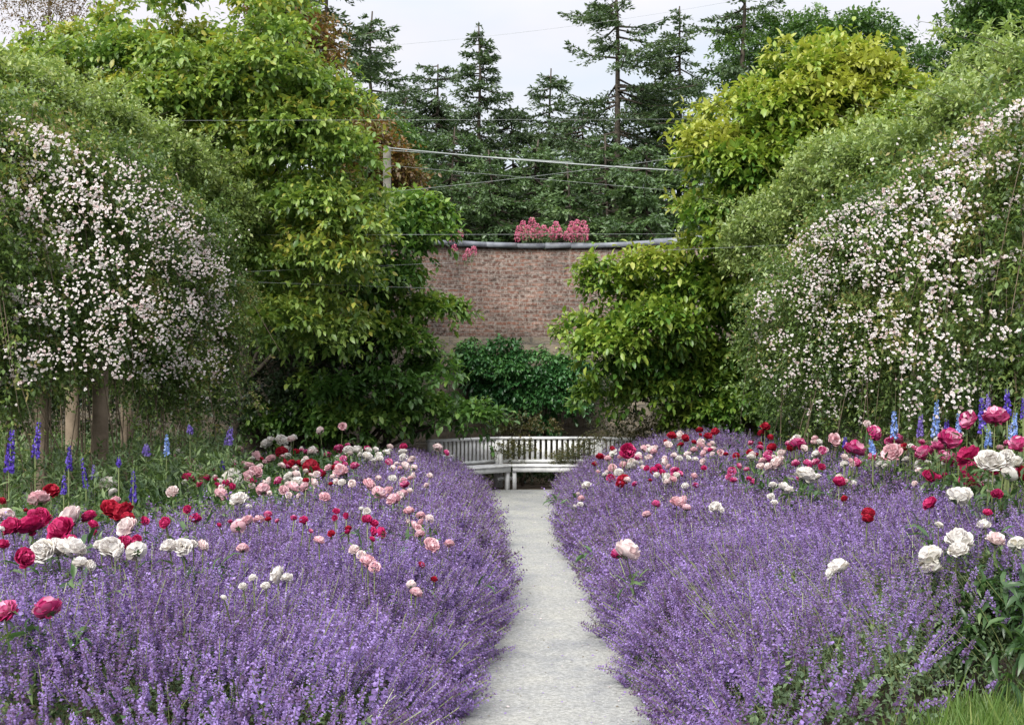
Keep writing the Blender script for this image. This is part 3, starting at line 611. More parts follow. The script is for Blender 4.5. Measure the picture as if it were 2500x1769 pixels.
# timber posts of the pergola
for px, wd, top, d_, lab in ((102, 31, 800, 13.2, 'weathered timber post nearest the left edge, its lit side pale'), (176, 30, 850, 15.0, 'grey brown timber post second from the left edge'), (246, 36, 850, 13.8, 'wide brown timber post with speckled face, third from the left edge'),
                             (309, 28, 850, 16.2, 'brown timber post crossed by leaning canes'), (2300, 30, 800, 13.4, 'dim brown post almost hidden under the right rose')):
    c0 = Wp(px, top, d_); hw = wd * d_ / F / 2; mb = MB()
    V = np.array([(sx * hw * (1 + e), sy * hw * (1 + e), z) for z, e in ((0, 0), (c0[2], -.06)) for sx, sy in ((-1, -1), (1, -1), (1, 1), (-1, 1))]); a_ = math.radians(14); Rm = np.array([[math.cos(a_), -math.sin(a_), 0], [math.sin(a_), math.cos(a_), 0], [0, 0, 1]])
    mb.poly(V @ Rm.T + [c0[0], c0[1], 0], [(0, 1, 5, 4), (1, 2, 6, 5), (2, 3, 7, 6), (3, 0, 4, 7), (4, 5, 6, 7)])
    tag(mb.obj('pergola_post', M['post']), lab, 'post', 'timber posts of the pergola')

# ---------------------------------------------------------------- trees beyond the wall
def conifer(px, ytop, d, prof, label, step=.42, dens=1., r0=.16, zlow=2.5, name='conifer_tree', up=.12, lean=0., v0=.45, nm='needle'):
    tp = Wp(px, ytop, d); o = empty(name, (tp[0], d, 0), label, 'conifer', 'dark conifers beyond the wall')
    zt = tp[2]; ks = np.linspace(0, 1, 9); mb = MB(); ax = np.stack([tp[0] + lean * (ks - .5) + rng.normal(size=9) * .05, np.full(9, d) + rng.normal(size=9) * .05, ks * zt], 1)
    mb.tube(ax, r0 * (1 - .93 * ks) + .012, 7); py = np.array([q for q, _ in prof], float); pw = np.array([q for _, q in prof], float)
    z = zt - .25; B, Dv, Ln = [], [], []
    while z > zlow:
        yy = HY - (z - HC) * F / d; hw = 1.3 * np.interp(yy, py, pw) * d / F; n_ = rng.integers(4, 7)
        for a_ in rng.random(n_) * 6.28:
            if rng.random() > dens: continue
            l_ = hw * (.65 + .5 * rng.random()); fr = (zt - z) / zt
            B.append([np.interp(z / zt, ks, ax[:, 0]), d, z + rng.normal() * .08]); Ln.append(l_)
            Dv.append([math.cos(a_), math.sin(a_), up + .45 * max(0, .35 - fr) - .15 * fr + rng.normal() * .1])
        z -= step * (.5 + .45 * min(1, (zt - z) / 3)) * (.7 + .6 * rng.random())
    B, Dv, Ln = np.array(B), nrm(np.array(Dv)), np.array(Ln)
    for b_, dd, l_ in zip(B, Dv, Ln):
        if l_ > .25:
            ts = np.array([0, .5, 1.])[:, None]; mb.tube(b_ + dd * l_ * ts + np.array([0, 0, 1.]) * (-.18 * l_ * np.sin(ts * 2.2)), [.02 + .012 * l_, .012 + .006 * l_, .006], 4, cap=False)
    mb.obj('trunk', M['dark_bark'], o)
    mb = MB(); nt_ = np.maximum((Ln / .042).astype(int), 3); i = np.repeat(np.arange(len(B)), nt_); t_ = np.concatenate([(np.arange(n_) + rng.random(n_)) / n_ for n_ in nt_]); t_ = .12 + .88 * t_
    side = nrm(np.cross(Dv, UP))[i] * np.where(rng.random(len(i)) < .5, 1, -1)[:, None]
    P_ = B[i] + Dv[i] * (Ln[i] * t_)[:, None]; P_[:, 2] -= .18 * Ln[i] * np.sin(t_ * 2.2)
    tl = (.14 + .3 * Ln[i] * (1 - t_)) * (.6 + .8 * rng.random(len(i))); tl = np.minimum(tl, .75)
    D2 = nrm(Dv[i] * .8 + side * .75 - UP * (.05 + .25 * rng.random((len(i), 1))) + rng.normal(size=(len(i), 3)) * .15)
    k = 6; tt = (np.arange(k) + rng.random((len(i), k))) / k
    Q = P_[:, None] + D2[:, None] * (tl[:, None] * tt)[..., None]; Q[..., 2] -= .25 * tl[:, None] * tt ** 2
    ld = D2[:, None] + rng.normal(size=Q.shape) * .45
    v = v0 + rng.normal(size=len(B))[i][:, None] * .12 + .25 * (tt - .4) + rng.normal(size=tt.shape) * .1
    R = frames(ld.reshape(-1, 3), (UP + rng.normal(size=Q.shape) * .6).reshape(-1, 3)) * (.1 + .075 * rng.random(Q.shape[0] * k))[:, None, None] * np.array([1., 1, 1])
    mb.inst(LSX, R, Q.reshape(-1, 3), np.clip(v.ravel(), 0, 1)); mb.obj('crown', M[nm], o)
conifer(800, -170, 36, [(-170, 20), (0, 95), (100, 130), (250, 150), (450, 180)], 'tall spreading conifer behind the copper tree, its top out of sight', dens=.8)
conifer(908, 28, 40, [(28, 6), (90, 38), (160, 60), (240, 90), (400, 130), (600, 150)], 'conifer with one bare leader just right of the copper tree', dens=.75)
conifer(1068, 158, 46, [(158, 10), (190, 60), (230, 105), (300, 100), (420, 130), (600, 150)], 'wide topped conifer left of the slender spire', up=.02, dens=.9)
conifer(1174, 57, 44, [(57, 4), (110, 20), (160, 48), (230, 60), (290, 62), (380, 85), (600, 140)], 'slender spire shaped conifer left of the open sky', step=.36, dens=.9)
conifer(1343, 168, 46, [(168, 5), (220, 42), (280, 62), (350, 100), (450, 130), (600, 150)], 'short conifer left of the tallest one', dens=.9)
conifer(1505, -90, 42, [(-90, 30), (40, 95), (130, 118), (200, 150), (280, 110), (360, 150), (600, 170)], 'tallest full conifer rising above the red flowers on the wall', step=.5, dens=.85, r0=.22)
conifer(1662, 15, 44, [(15, 4), (80, 26), (130, 50), (180, 85), (260, 100), (400, 110), (600, 130)], 'narrow conifer between the tallest conifer and the bare trunked one', dens=.95)
conifer(1812, -120, 38, [(-120, 60), (20, 110), (60, 100), (120, 60), (200, 110), (330, 120), (600, 130)], 'gaunt conifer with a long bare trunk behind the golden magnolia', step=.75, dens=.6, r0=.19)
for px, yt, d_, wd, lab in ((990, 225, 46, 1.3, 'low conifer showing between the copper tree and the spire'), (1248, 255, 46, 1.25, 'low conifer right of the slender spire'), (1420, 250, 45, 1.3, 'bushy conifer under the tallest conifer on its left'), (1600, 190, 44, 1.3, 'bushy conifer under the tallest conifer on its right'),
      (1105, 310, 38, 1.1, 'dense low conifer under the slender spire'), (1010, 370, 36, 1., 'short fresh green conifer beside the copper tree'), (1200, 365, 36, 1.1, 'short fresh green conifer behind the left end of the red flowers'), (1310, 340, 37, 1., 'short fresh green conifer straight behind the red flowers'), (1390, 400, 35, 1., 'short fresh green conifer right of the red flowers'), (1480, 330, 37, 1.2, 'short fresh green conifer below the trunk of the tallest conifer'), (1580, 350, 36, 1.2, 'short fresh green conifer beside the golden magnolia')):
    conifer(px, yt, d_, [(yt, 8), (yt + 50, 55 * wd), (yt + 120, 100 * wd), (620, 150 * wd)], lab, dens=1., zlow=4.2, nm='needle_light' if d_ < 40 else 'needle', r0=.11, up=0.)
def backtree(poly, n, rpx, d, bulge, label, leafm, leaf, base, per=40, name='broadleaf_tree', t=None, v0=.45, k=8, inner=30, bark='dark_bark', vj=.35, Ls=.35, r0=.2, pick=14, group='trees beyond the garden wall'):
    lb = poly_lobes(poly, n, rpx, d, bulge); b0 = Wp(*base, d); b0[2] = 0; tp = Wp(*base, d); tp[1] = d
    return tree(name, label, 'tree', lb, leafm, t or LS, leaf, b0, tp, r0, per=per, k=k, v0=v0, vj=vj, inner=inner, bark=bark, Ls=Ls, pick=pick, group=group, vh=.2)
backtree([(1000, 440), (1100, 420), (1200, 455), (1320, 440), (1430, 455), (1560, 440), (1660, 470), (1700, 640), (980, 640)], 60, 62, 54, .9, 'leafy dark thicket filling the gaps between the conifers low behind the wall', 'oak_leaf', .16, (1330, 480), per=60, name='thicket', v0=.45, r0=.12)
backtree([(1780, 120), (1840, 50), (1920, 60), (2010, 50), (2090, 35), (2190, 90), (2265, 140), (2275, 270), (2100, 300), (1900, 320), (1790, 260)], 70, 58, 40, 2, 'dark green domed broadleaf tree behind the golden magnolia', 'oak_leaf', .15, (2060, 150), per=60)
backtree([(2295, 165), (2325, 70), (2365, -60), (2570, -60), (2570, 300), (2300, 320)], 55, 58, 37, 1.8, 'dark green broadleaf tree in the top right corner', 'oak_leaf', .16, (2480, 50), per=60, v0=.5)
backtree([(590, -60), (680, -20), (730, 50), (790, 100), (810, 200), (870, 290), (930, 330), (960, 400), (1000, 440), (975, 510), (890, 470), (840, 300), (690, 100)], 60, 44, 25.5, 1, 'copper leaved tree showing behind the big left tree', 'copper_leaf', .1, (880, 430), per=46, t=LA, v0=.5, vj=.6)
backtree([(890, 260), (960, 300), (1010, 380), (1000, 470), (900, 400)], 14, 50, 34, .8, 'small mid green tree beside the timber pole', 'oak_leaf', .12, (950, 360), per=60, v0=.45)
backtree([(10, -70), (20, 60), (70, 120), (170, 110), (240, 60), (270, -70)], 34, 36, 30, 1., 'thin brown twiggy tree against the sky in the top left corner', 'copper_leaf', .07, (120, -20), per=30, k=4, inner=0, v0=.2, vj=.3, r0=.07, pick=26, Ls=.3)

# ---------------------------------------------------------------- pole, cable and wires
tp = Wp(945, 358, 22.7); mb = MB(); mb.tube([(tp[0], tp[1], 0), (tp[0], tp[1], 3), (tp[0], tp[1], tp[2] - .06), (tp[0], tp[1], tp[2])], [.08, .075, .07, .05], 12)
tag(mb.obj('pole', M['pole'], smooth=True), 'pale round topped pole in front of the copper tree', 'pole')
def wire(pts, r, label, sag=0.):
    a_, b_ = Wp(*pts[0]), Wp(*pts[1]); ts = np.linspace(0, 1, 14)[:, None]; q = a_ + (b_ - a_) * ts; q[:, 2] -= (sag * 4 * ts * (1 - ts))[:, 0]
    mb = MB(); mb.tube(q, r, 5); tag(mb.obj('wire', M['wire']), label, 'wire', 'wires strung across the garden')
wire([(948, 361, 22.65), (1680, 418, 20.3)], .0105, 'thick pale cable sloping from the pole to the golden magnolia', .03)
wire([(948, 367, 22.65), (1400, 397, 21.2)], .006, 'thin wire hanging just under the thick cable')
wire([(640, 130, 20), (1780, 5, 20)], .002, 'fine wire crossing the open sky', .12)
wire([(560, 574, 18.5), (1660, 571, 18.5)], .0017, 'level wire passing in front of the red flowers on the wall')
wire([(290, 295, 17), (1720, 291, 17)], .0013, 'faint level wire below the open sky')
wire([(950, 404, 22.6), (1650, 466, 21)], .0022, 'wire falling to the right below the thick cable')
wire([(640, 496, 19), (1690, 380, 19)], .0022, 'wire rising to the right across the conifers', .05)
wire([(590, 664, 18), (1120, 640, 20)], .0019, 'wire stretched over the dark hollow of the left tree')
wire([(600, 688, 18), (1125, 706, 20)], .0019, 'lower wire stretched before the left magnolia')
wire([(1600, 612, 18.6), (1960, 596, 17)], .0016, 'wire crossing the right magnolia above the wall')
wire([(2130, 588, 14), (2300, 572, 13.4)], .0016, 'short wire in front of the right rose')

# ---------------------------------------------------------------- red valerian on the wall
def valerian(heads, zbase_y, label, d=25.9, d0=(800, 0, 2.538)):
    pts = [(d0[0] + x / d0[2], d0[1] + y / d0[2], s) for x, y, s in heads]; bx = np.mean([p_[0] for p_ in pts]); base = Wp(bx, zbase_y, d)
    o = empty('valerian', base, label, 'flower', 'red valerian growing on the wall'); mf = MB(); ms = MB()
    for x, y, s in pts:
        mf = MB(); dd = d + rng.normal() * .08; c_ = Wp(x, y, dd); b_ = base + [(c_[0] - base[0]) * .75, rng.normal() * .05, 0]
        ms.tube([b_, (b_ + c_) / 2 + rng.normal(size=3) * .015, c_], .004, 4, .6, 1, cap=False); n_ = int(50 * s)
        for zc, rr in ((0, 1.), (-.07, .9), (.06, .6)):
            u = rv(n_); P_ = c_ + [0, 0, zc * s] + u * [.055, .055, .035] * np.array(s * rr); mf.inst(LS, frames(u + UP * .4, rv(n_)) * .032, P_, np.clip(.5 + .3 * u[:, 2] + rng.normal(size=n_) * .2, 0, 1))
        sprays(ms, LSX, np.array([b_ + (c_ - b_) * q for q in (.1, .3, .5)]), np.tile(UP, (3, 1)), 6, .1, .06, 1., .1, .6)
        mf.obj('flower_head', M['valerian'], o)
    ms.obj('foliage', [M['grey_leaf'], M['stem']], o)
valerian([(1185, 1430, 1), (1210, 1398, 1), (1265, 1380, 1.1), (1240, 1425, 1), (1295, 1415, 1), (1340, 1425, 1), (1385, 1435, .9), (1415, 1405, 1.1), (1435, 1440, .9), (1175, 1465, .9), (1225, 1455, .9), (1275, 1445, .9), (1320, 1455, .8), (1400, 1455, .9)], 592, 'wide clump of red valerian in flower on top of the brick wall')
valerian([(1515, 1400, 1), (1545, 1392, 1), (1585, 1400, 1.1), (1500, 1440, 1), (1530, 1430, 1), (1562, 1440, 1), (1600, 1425, .9), (1478, 1460, .8), (1515, 1465, .9), (1560, 1470, .9), (1595, 1460, .9)], 592, 'smaller clump of red valerian to the right of the wide clump')
valerian([(822, 1448, .8), (768, 1475, .6)], 592, 'single sprig of valerian on the left end of the coping', 25.3)
valerian([(785, 1540, .8), (870, 1562, .6), (905, 1552, .8), (850, 1590, .5)], 650, 'small valerian rooted in the brickwork under the coping', 24.7)

# ---------------------------------------------------------------- catmint drifts along the path
def spike_t(nw, nf, size, seed):
    r_ = np.random.default_rng(seed); parts = []
    for k in range(nw):
        t_ = (k / (nw - 1)) ** .8; z = .02 + .93 * t_; rad = .08 * (1.05 - .75 * t_) * (1.15 if k % 2 else .85)
        m_ = max(2, int(round(nf * (1 - .45 * t_)))); a0 = r_.random() * 6
        for j in range(m_):
            a_ = a0 + j * 6.283 / m_ + r_.normal() * .25; dr = np.array([[math.cos(a_), math.sin(a_), .35 + r_.normal() * .3]])
            R = frames(dr, np.array([[0, 0, 1.]]) + r_.normal(size=(1, 3)) * .5)[0] * size * (1.1 - .5 * t_) * (.75 + .5 * r_.random())
            parts.append((LSf, R, (math.cos(a_) * rad * .5, math.sin(a_) * rad * .5, z + r_.normal() * .012), r_.normal() * .2 + (-.36 if r_.random() < .3 else .06), 0))
    tm = T([(-.012, 0, -1.3), (.012, 0, -1.3), (.008, 0, .9), (-.008, 0, .9)], [(0, 1, 2, 3)], [0], [1])
    parts.append((tm, np.eye(3), (0, 0, 0), .3, 0))
    for k in range(5):
        a_ = k * 2.1 + r_.random(); dr = np.array([[math.cos(a_), math.sin(a_), .35]])
        parts.append((LS, frames(dr, np.array([[0, 0, 1.]]))[0] * .17, (0, 0, -.2 - .2 * k), r_.normal() * .2, 2))
    return merge(parts)
LSf = leafS(.75, .12, .6)
SP0 = [spike_t(11, 6, .105, s) for s in (1, 2, 3, 4)]
SP1 = [spike_t(8, 4, .135, s) for s in (5, 6, 7)]
eL_d = [5.5, 6.5, 8, 9.5, 11, 12.5, 16, 21, 23]; eL_x = [-.42, -.36, -.28, -.15, -.08, -.13, -.28, -.47, -.5]
eR_d = [5.5, 6.5, 8, 9.5, 13, 15, 19, 21, 23]; eR_x = [.95, .9, .77, .75, .72, .62, .7, .78, .8]
gx, gd, gs = rng.random(40) * 8 - 4, rng.random(40) * 18 + 5, .4 + rng.random(40) * .8
def lump(X, D):
    h = np.zeros(len(X))
    for a_, b_, s_ in zip(gx, gd, gs): h += np.exp(-((X - a_) ** 2 + (D - b_) ** 2) / s_ ** 2)
    return h
def bedh(side, X, D):
    if side < 0:
        e = np.interp(D, eL_d, eL_x) + .05 * np.sin(D * 5.1) + .04 * np.sin(D * 11.3); s = np.minimum(e - X, (D - 5.6) * .9); H = .66 - .008 * np.clip(D - 12, 0, 9) + .18 * np.clip((-.6 - X) / 1.2, 0, 1)
    else:
        e = np.interp(D, eR_d, eR_x) + .05 * np.sin(D * 4.3 + 1) + .04 * np.sin(D * 12.1); d0 = np.interp(X, [.8, 1.9, 2.5, 4], [5.6, 6.2, 7.3, 7.7]); s = np.minimum(X - e, (D - d0) * .8)
        H = .6 + .42 * np.clip((X - 1.1) / 2.2, 0, 1)
    H = H + .07 * (lump(X, D) - .5)
    q = np.clip(s / (.62 + .05 * np.clip(D - 11, 0, 10)), 0, 1); return H * np.sqrt(1 - (1 - q) ** 2), s
def catmint(side, label):
    mb = MB()
    for lo, hi, dens, tpl, sz in ((5.6, 10.2, 680, SP0, .165), (10.2, 15.5, 470, SP1, .175), (15.5, 22.2, 380, SP1, .175)):
        xr = (-4.4, 0) if side < 0 else (.5, 4.6); n_ = int(dens * 1.6 * (hi - lo) * (xr[1] - xr[0]))
        X = xr[0] + rng.random(n_) * (xr[1] - xr[0]); D = lo + rng.random(n_) * (hi - lo); z, s = bedh(side, X, D)
        if side < 0:
            lim = np.interp(D, [5, 8.6, 9.6, 12, 16, 22], [-4.4, -3.9, -2.9, -2.0, -1.75, -1.9]); fade = np.clip((X - lim) / .5 + .5, .04, 1); fade *= 1 - .15 * np.clip((7.2 - D) / .8, 0, 1)
        else:
            lim = np.interp(D, [5, 9, 12, 16, 22], [3.5, 3.9, 4.1, 3.7, 3.0]); fade = np.clip((lim - X) / .6 + .5, .05, 1)
            green = np.clip((X - 1.0) / .8, 0, 1) * np.clip((9.8 - D) / 2, 0, 1); fade *= 1 - .66 * green; fade *= .5 + .5 * np.clip((D - np.interp(X, [.8, 1.9, 2.5, 4], [5.6, 6.2, 7.3, 7.7]) - .3) / .9, 0, 1)
        prob = fade * np.where(s < .5, 1., .62) * np.clip(.85 + .35 * (lump(X * 1.9, D * 1.9 - 8) - .6), .5, 1.15); fr = (abs(X) < D * .41)
        ok = (s > .0) & (rng.random(n_) < prob) & fr; X, D, z, s = X[ok], D[ok], z[ok], s[ok]; n_ = len(X)
        h = .03; gxv = (bedh(side, X + h, D)[0] - bedh(side, X - h, D)[0]) / (2 * h); gdv = (bedh(side, X, D + h)[0] - bedh(side, X, D - h)[0]) / (2 * h)
        nv_ = nrm(np.stack([-gxv, -gdv, np.ones(n_)], 1)); lean = np.array([-side * -.0, -.05, 0])
        eg = np.clip(1 - s / .3, 0, 1)[:, None]; dr = nrm(nv_ * (.42 + .75 * eg) + UP * (.9 - .45 * eg) + lean + rng.normal(size=(n_, 3)) * [.32, .32, .12] + np.stack([.22 * np.sin(X * 3.1 + D * 1.7), .2 * np.sin(X * 2.3 - D * 2.1 + 1), 0 * X], 1) + np.array([-side * .16, -.04, 0]))
        size = sz * (.7 + .55 * rng.random(n_)) * (1 + .35 * (s < .12) * rng.random(n_)) * np.where(rng.random(n_) < .03, 1.5, 1)
        P_ = np.stack([X, D, np.maximum(z - .1 * rng.random(n_) - .02, .03)], 1) - nv_ * .03
        a_ = rng.random(n_) * 6.283; sd = np.stack([np.cos(a_), np.sin(a_), np.zeros(n_)], 1)
        y_ = frames(dr, sd); R = np.stack([y_[:, :, 0], -y_[:, :, 2], y_[:, :, 1]], 2) * size[:, None, None]
        v = .5 + rng.normal(size=n_) * .1 + .1 * np.sin(X * 4.1 + 2 * np.sin(D * 2.7)) - .3 * (rng.random(n_) < .1); pick = rng.integers(0, len(tpl), n_)
        for k, t in enumerate(tpl): mb.inst(t, R[pick == k], P_[pick == k], v[pick == k], 0)
        # grey green leaves under the flowers
        m_ = int((2600 if lo < 6 else 1100 if lo < 12 else 500) * (1.7 if side > 0 and lo < 6 else 1) * (hi - lo) * 2.6); X = xr[0] + rng.random(m_) * (xr[1] - xr[0]); D = lo + rng.random(m_) * (hi - lo); z, s = bedh(side, X, D)
        ok = (s > 0) & (abs(X) < D * .41); X, D, z = X[ok], D[ok], z[ok]; m_ = len(X)
        P_ = np.stack([X, D, np.maximum(z * (1 - .6 * rng.random(m_) ** 1.5) - .1, .02)], 1)
        mb.inst(LS, frames(rv(m_) + UP * .3, UP + rng.normal(size=(m_, 3)) * .5) * ((.035 if lo < 6 else .045 if lo < 12 else .06) * (.7 + .6 * rng.random(m_)))[:, None, None], P_, np.clip(.45 + rng.normal(size=m_) * .25, 0, 1), 2)
        if side > 0 and lo < 6:      # bare flower stems leaning towards the path
            m_ = 420; X = 1.3 + rng.random(m_) * 2.2; D = 6.6 + rng.random(m_) * 2.6; z, s = bedh(side, X, D); ok = (s > .1) & (abs(X) < D * .42)
            for x, d_, zz in zip(X[ok], D[ok], z[ok]):
                q = np.array([x, d_, zz * .45]); e = q + np.array([-.22 - .16 * rng.random(), -.05 + .1 * rng.normal(), .32 + .14 * rng.random()]) * (.8 + .4 * rng.random())
                mb.tube([q, (q + e) / 2 + [0, 0, .02], e], [.0035, .003, .002], 3, .5 + .3 * rng.random(), 1, cap=False)
    o = mb.obj('catmint', [M['catmint'], M['stem'], M['grey_leaf']])
    return tag(o, label, 'flowers', kind='stuff')
catmint(-1, 'violet catmint drift along the left side of the path')
catmint(1, 'violet catmint drift along the right side of the path')

# ---------------------------------------------------------------- peonies
PETAL = T([(-.16, 0, 0), (.16, 0, 0), (-.42, .4, .07), (0, .42, -.05), (.42, .4, .07), (-.5, .78, .16), (0, .85, .0), (.5, .78, .16), (-.26, 1.0, .2), (.24, 1.03, .22)],
          [(0, 1, 3), (0, 3, 2), (1, 4, 3), (2, 3, 6, 5), (3, 4, 7, 6), (5, 6, 8), (6, 9, 8), (6, 7, 9)])
def peony_mesh(col, seed, loose=False):
    r_ = np.random.default_rng(seed); mb = MB()
    # outer guard petals
    n0 = 10; a_ = np.arange(n0) * 2.4 + r_.random(); el = .2 + .25 * r_.random(n0) + (.0 if not loose else -.1)
    D = np.stack([np.cos(a_), np.sin(a_), el], 1); mb.inst(PETAL, frames(D, UP * 1. - D * .2) * (.5 + .12 * r_.random(n0))[:, None, None], D * .04 + [0, 0, -.22], np.clip(.5 + r_.normal(size=n0) * .12, 0, 1))
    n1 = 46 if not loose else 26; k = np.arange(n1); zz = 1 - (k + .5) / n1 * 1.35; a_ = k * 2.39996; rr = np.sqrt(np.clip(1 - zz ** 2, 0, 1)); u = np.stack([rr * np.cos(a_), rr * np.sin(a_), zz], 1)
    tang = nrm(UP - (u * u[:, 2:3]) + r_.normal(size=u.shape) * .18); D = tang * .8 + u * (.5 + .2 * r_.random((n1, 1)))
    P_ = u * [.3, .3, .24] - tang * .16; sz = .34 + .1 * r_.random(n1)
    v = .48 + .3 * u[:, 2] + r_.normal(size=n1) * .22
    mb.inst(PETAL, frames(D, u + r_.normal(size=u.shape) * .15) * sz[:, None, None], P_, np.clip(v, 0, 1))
    # a few deep petals fill the ball, green sepals below
    u = rv(14); mb.inst(PETAL, frames(u + UP * .4, rv(14)) * .36, u * .06, .25)
    D = np.stack([np.cos(np.arange(5) * 1.257), np.sin(np.arange(5) * 1.257), np.full(5, -.15)], 1); mb.inst(LS, frames(D, np.tile(UP, (5, 1))) * .3, np.tile([0, 0, -.27], (5, 1)), .4, 1)
    return mb.mesh(CN[col] + '_bloom', [M['peony' + col], M['peony_leaf']], smooth=False)
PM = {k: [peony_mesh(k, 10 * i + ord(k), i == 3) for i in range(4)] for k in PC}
Z = {0: (0, 0, 1), 1: (0, 1040, 4.59), 2: (400, 1020, 5.7375), 3: (760, 1030, 5.7375), 4: (300, 1250, 2.869), 5: (1340, 1010, 5.7375), 6: (1720, 1010, 5.7375), 7: (2060, 930, 5.216), 8: (1900, 1190, 3.825)}
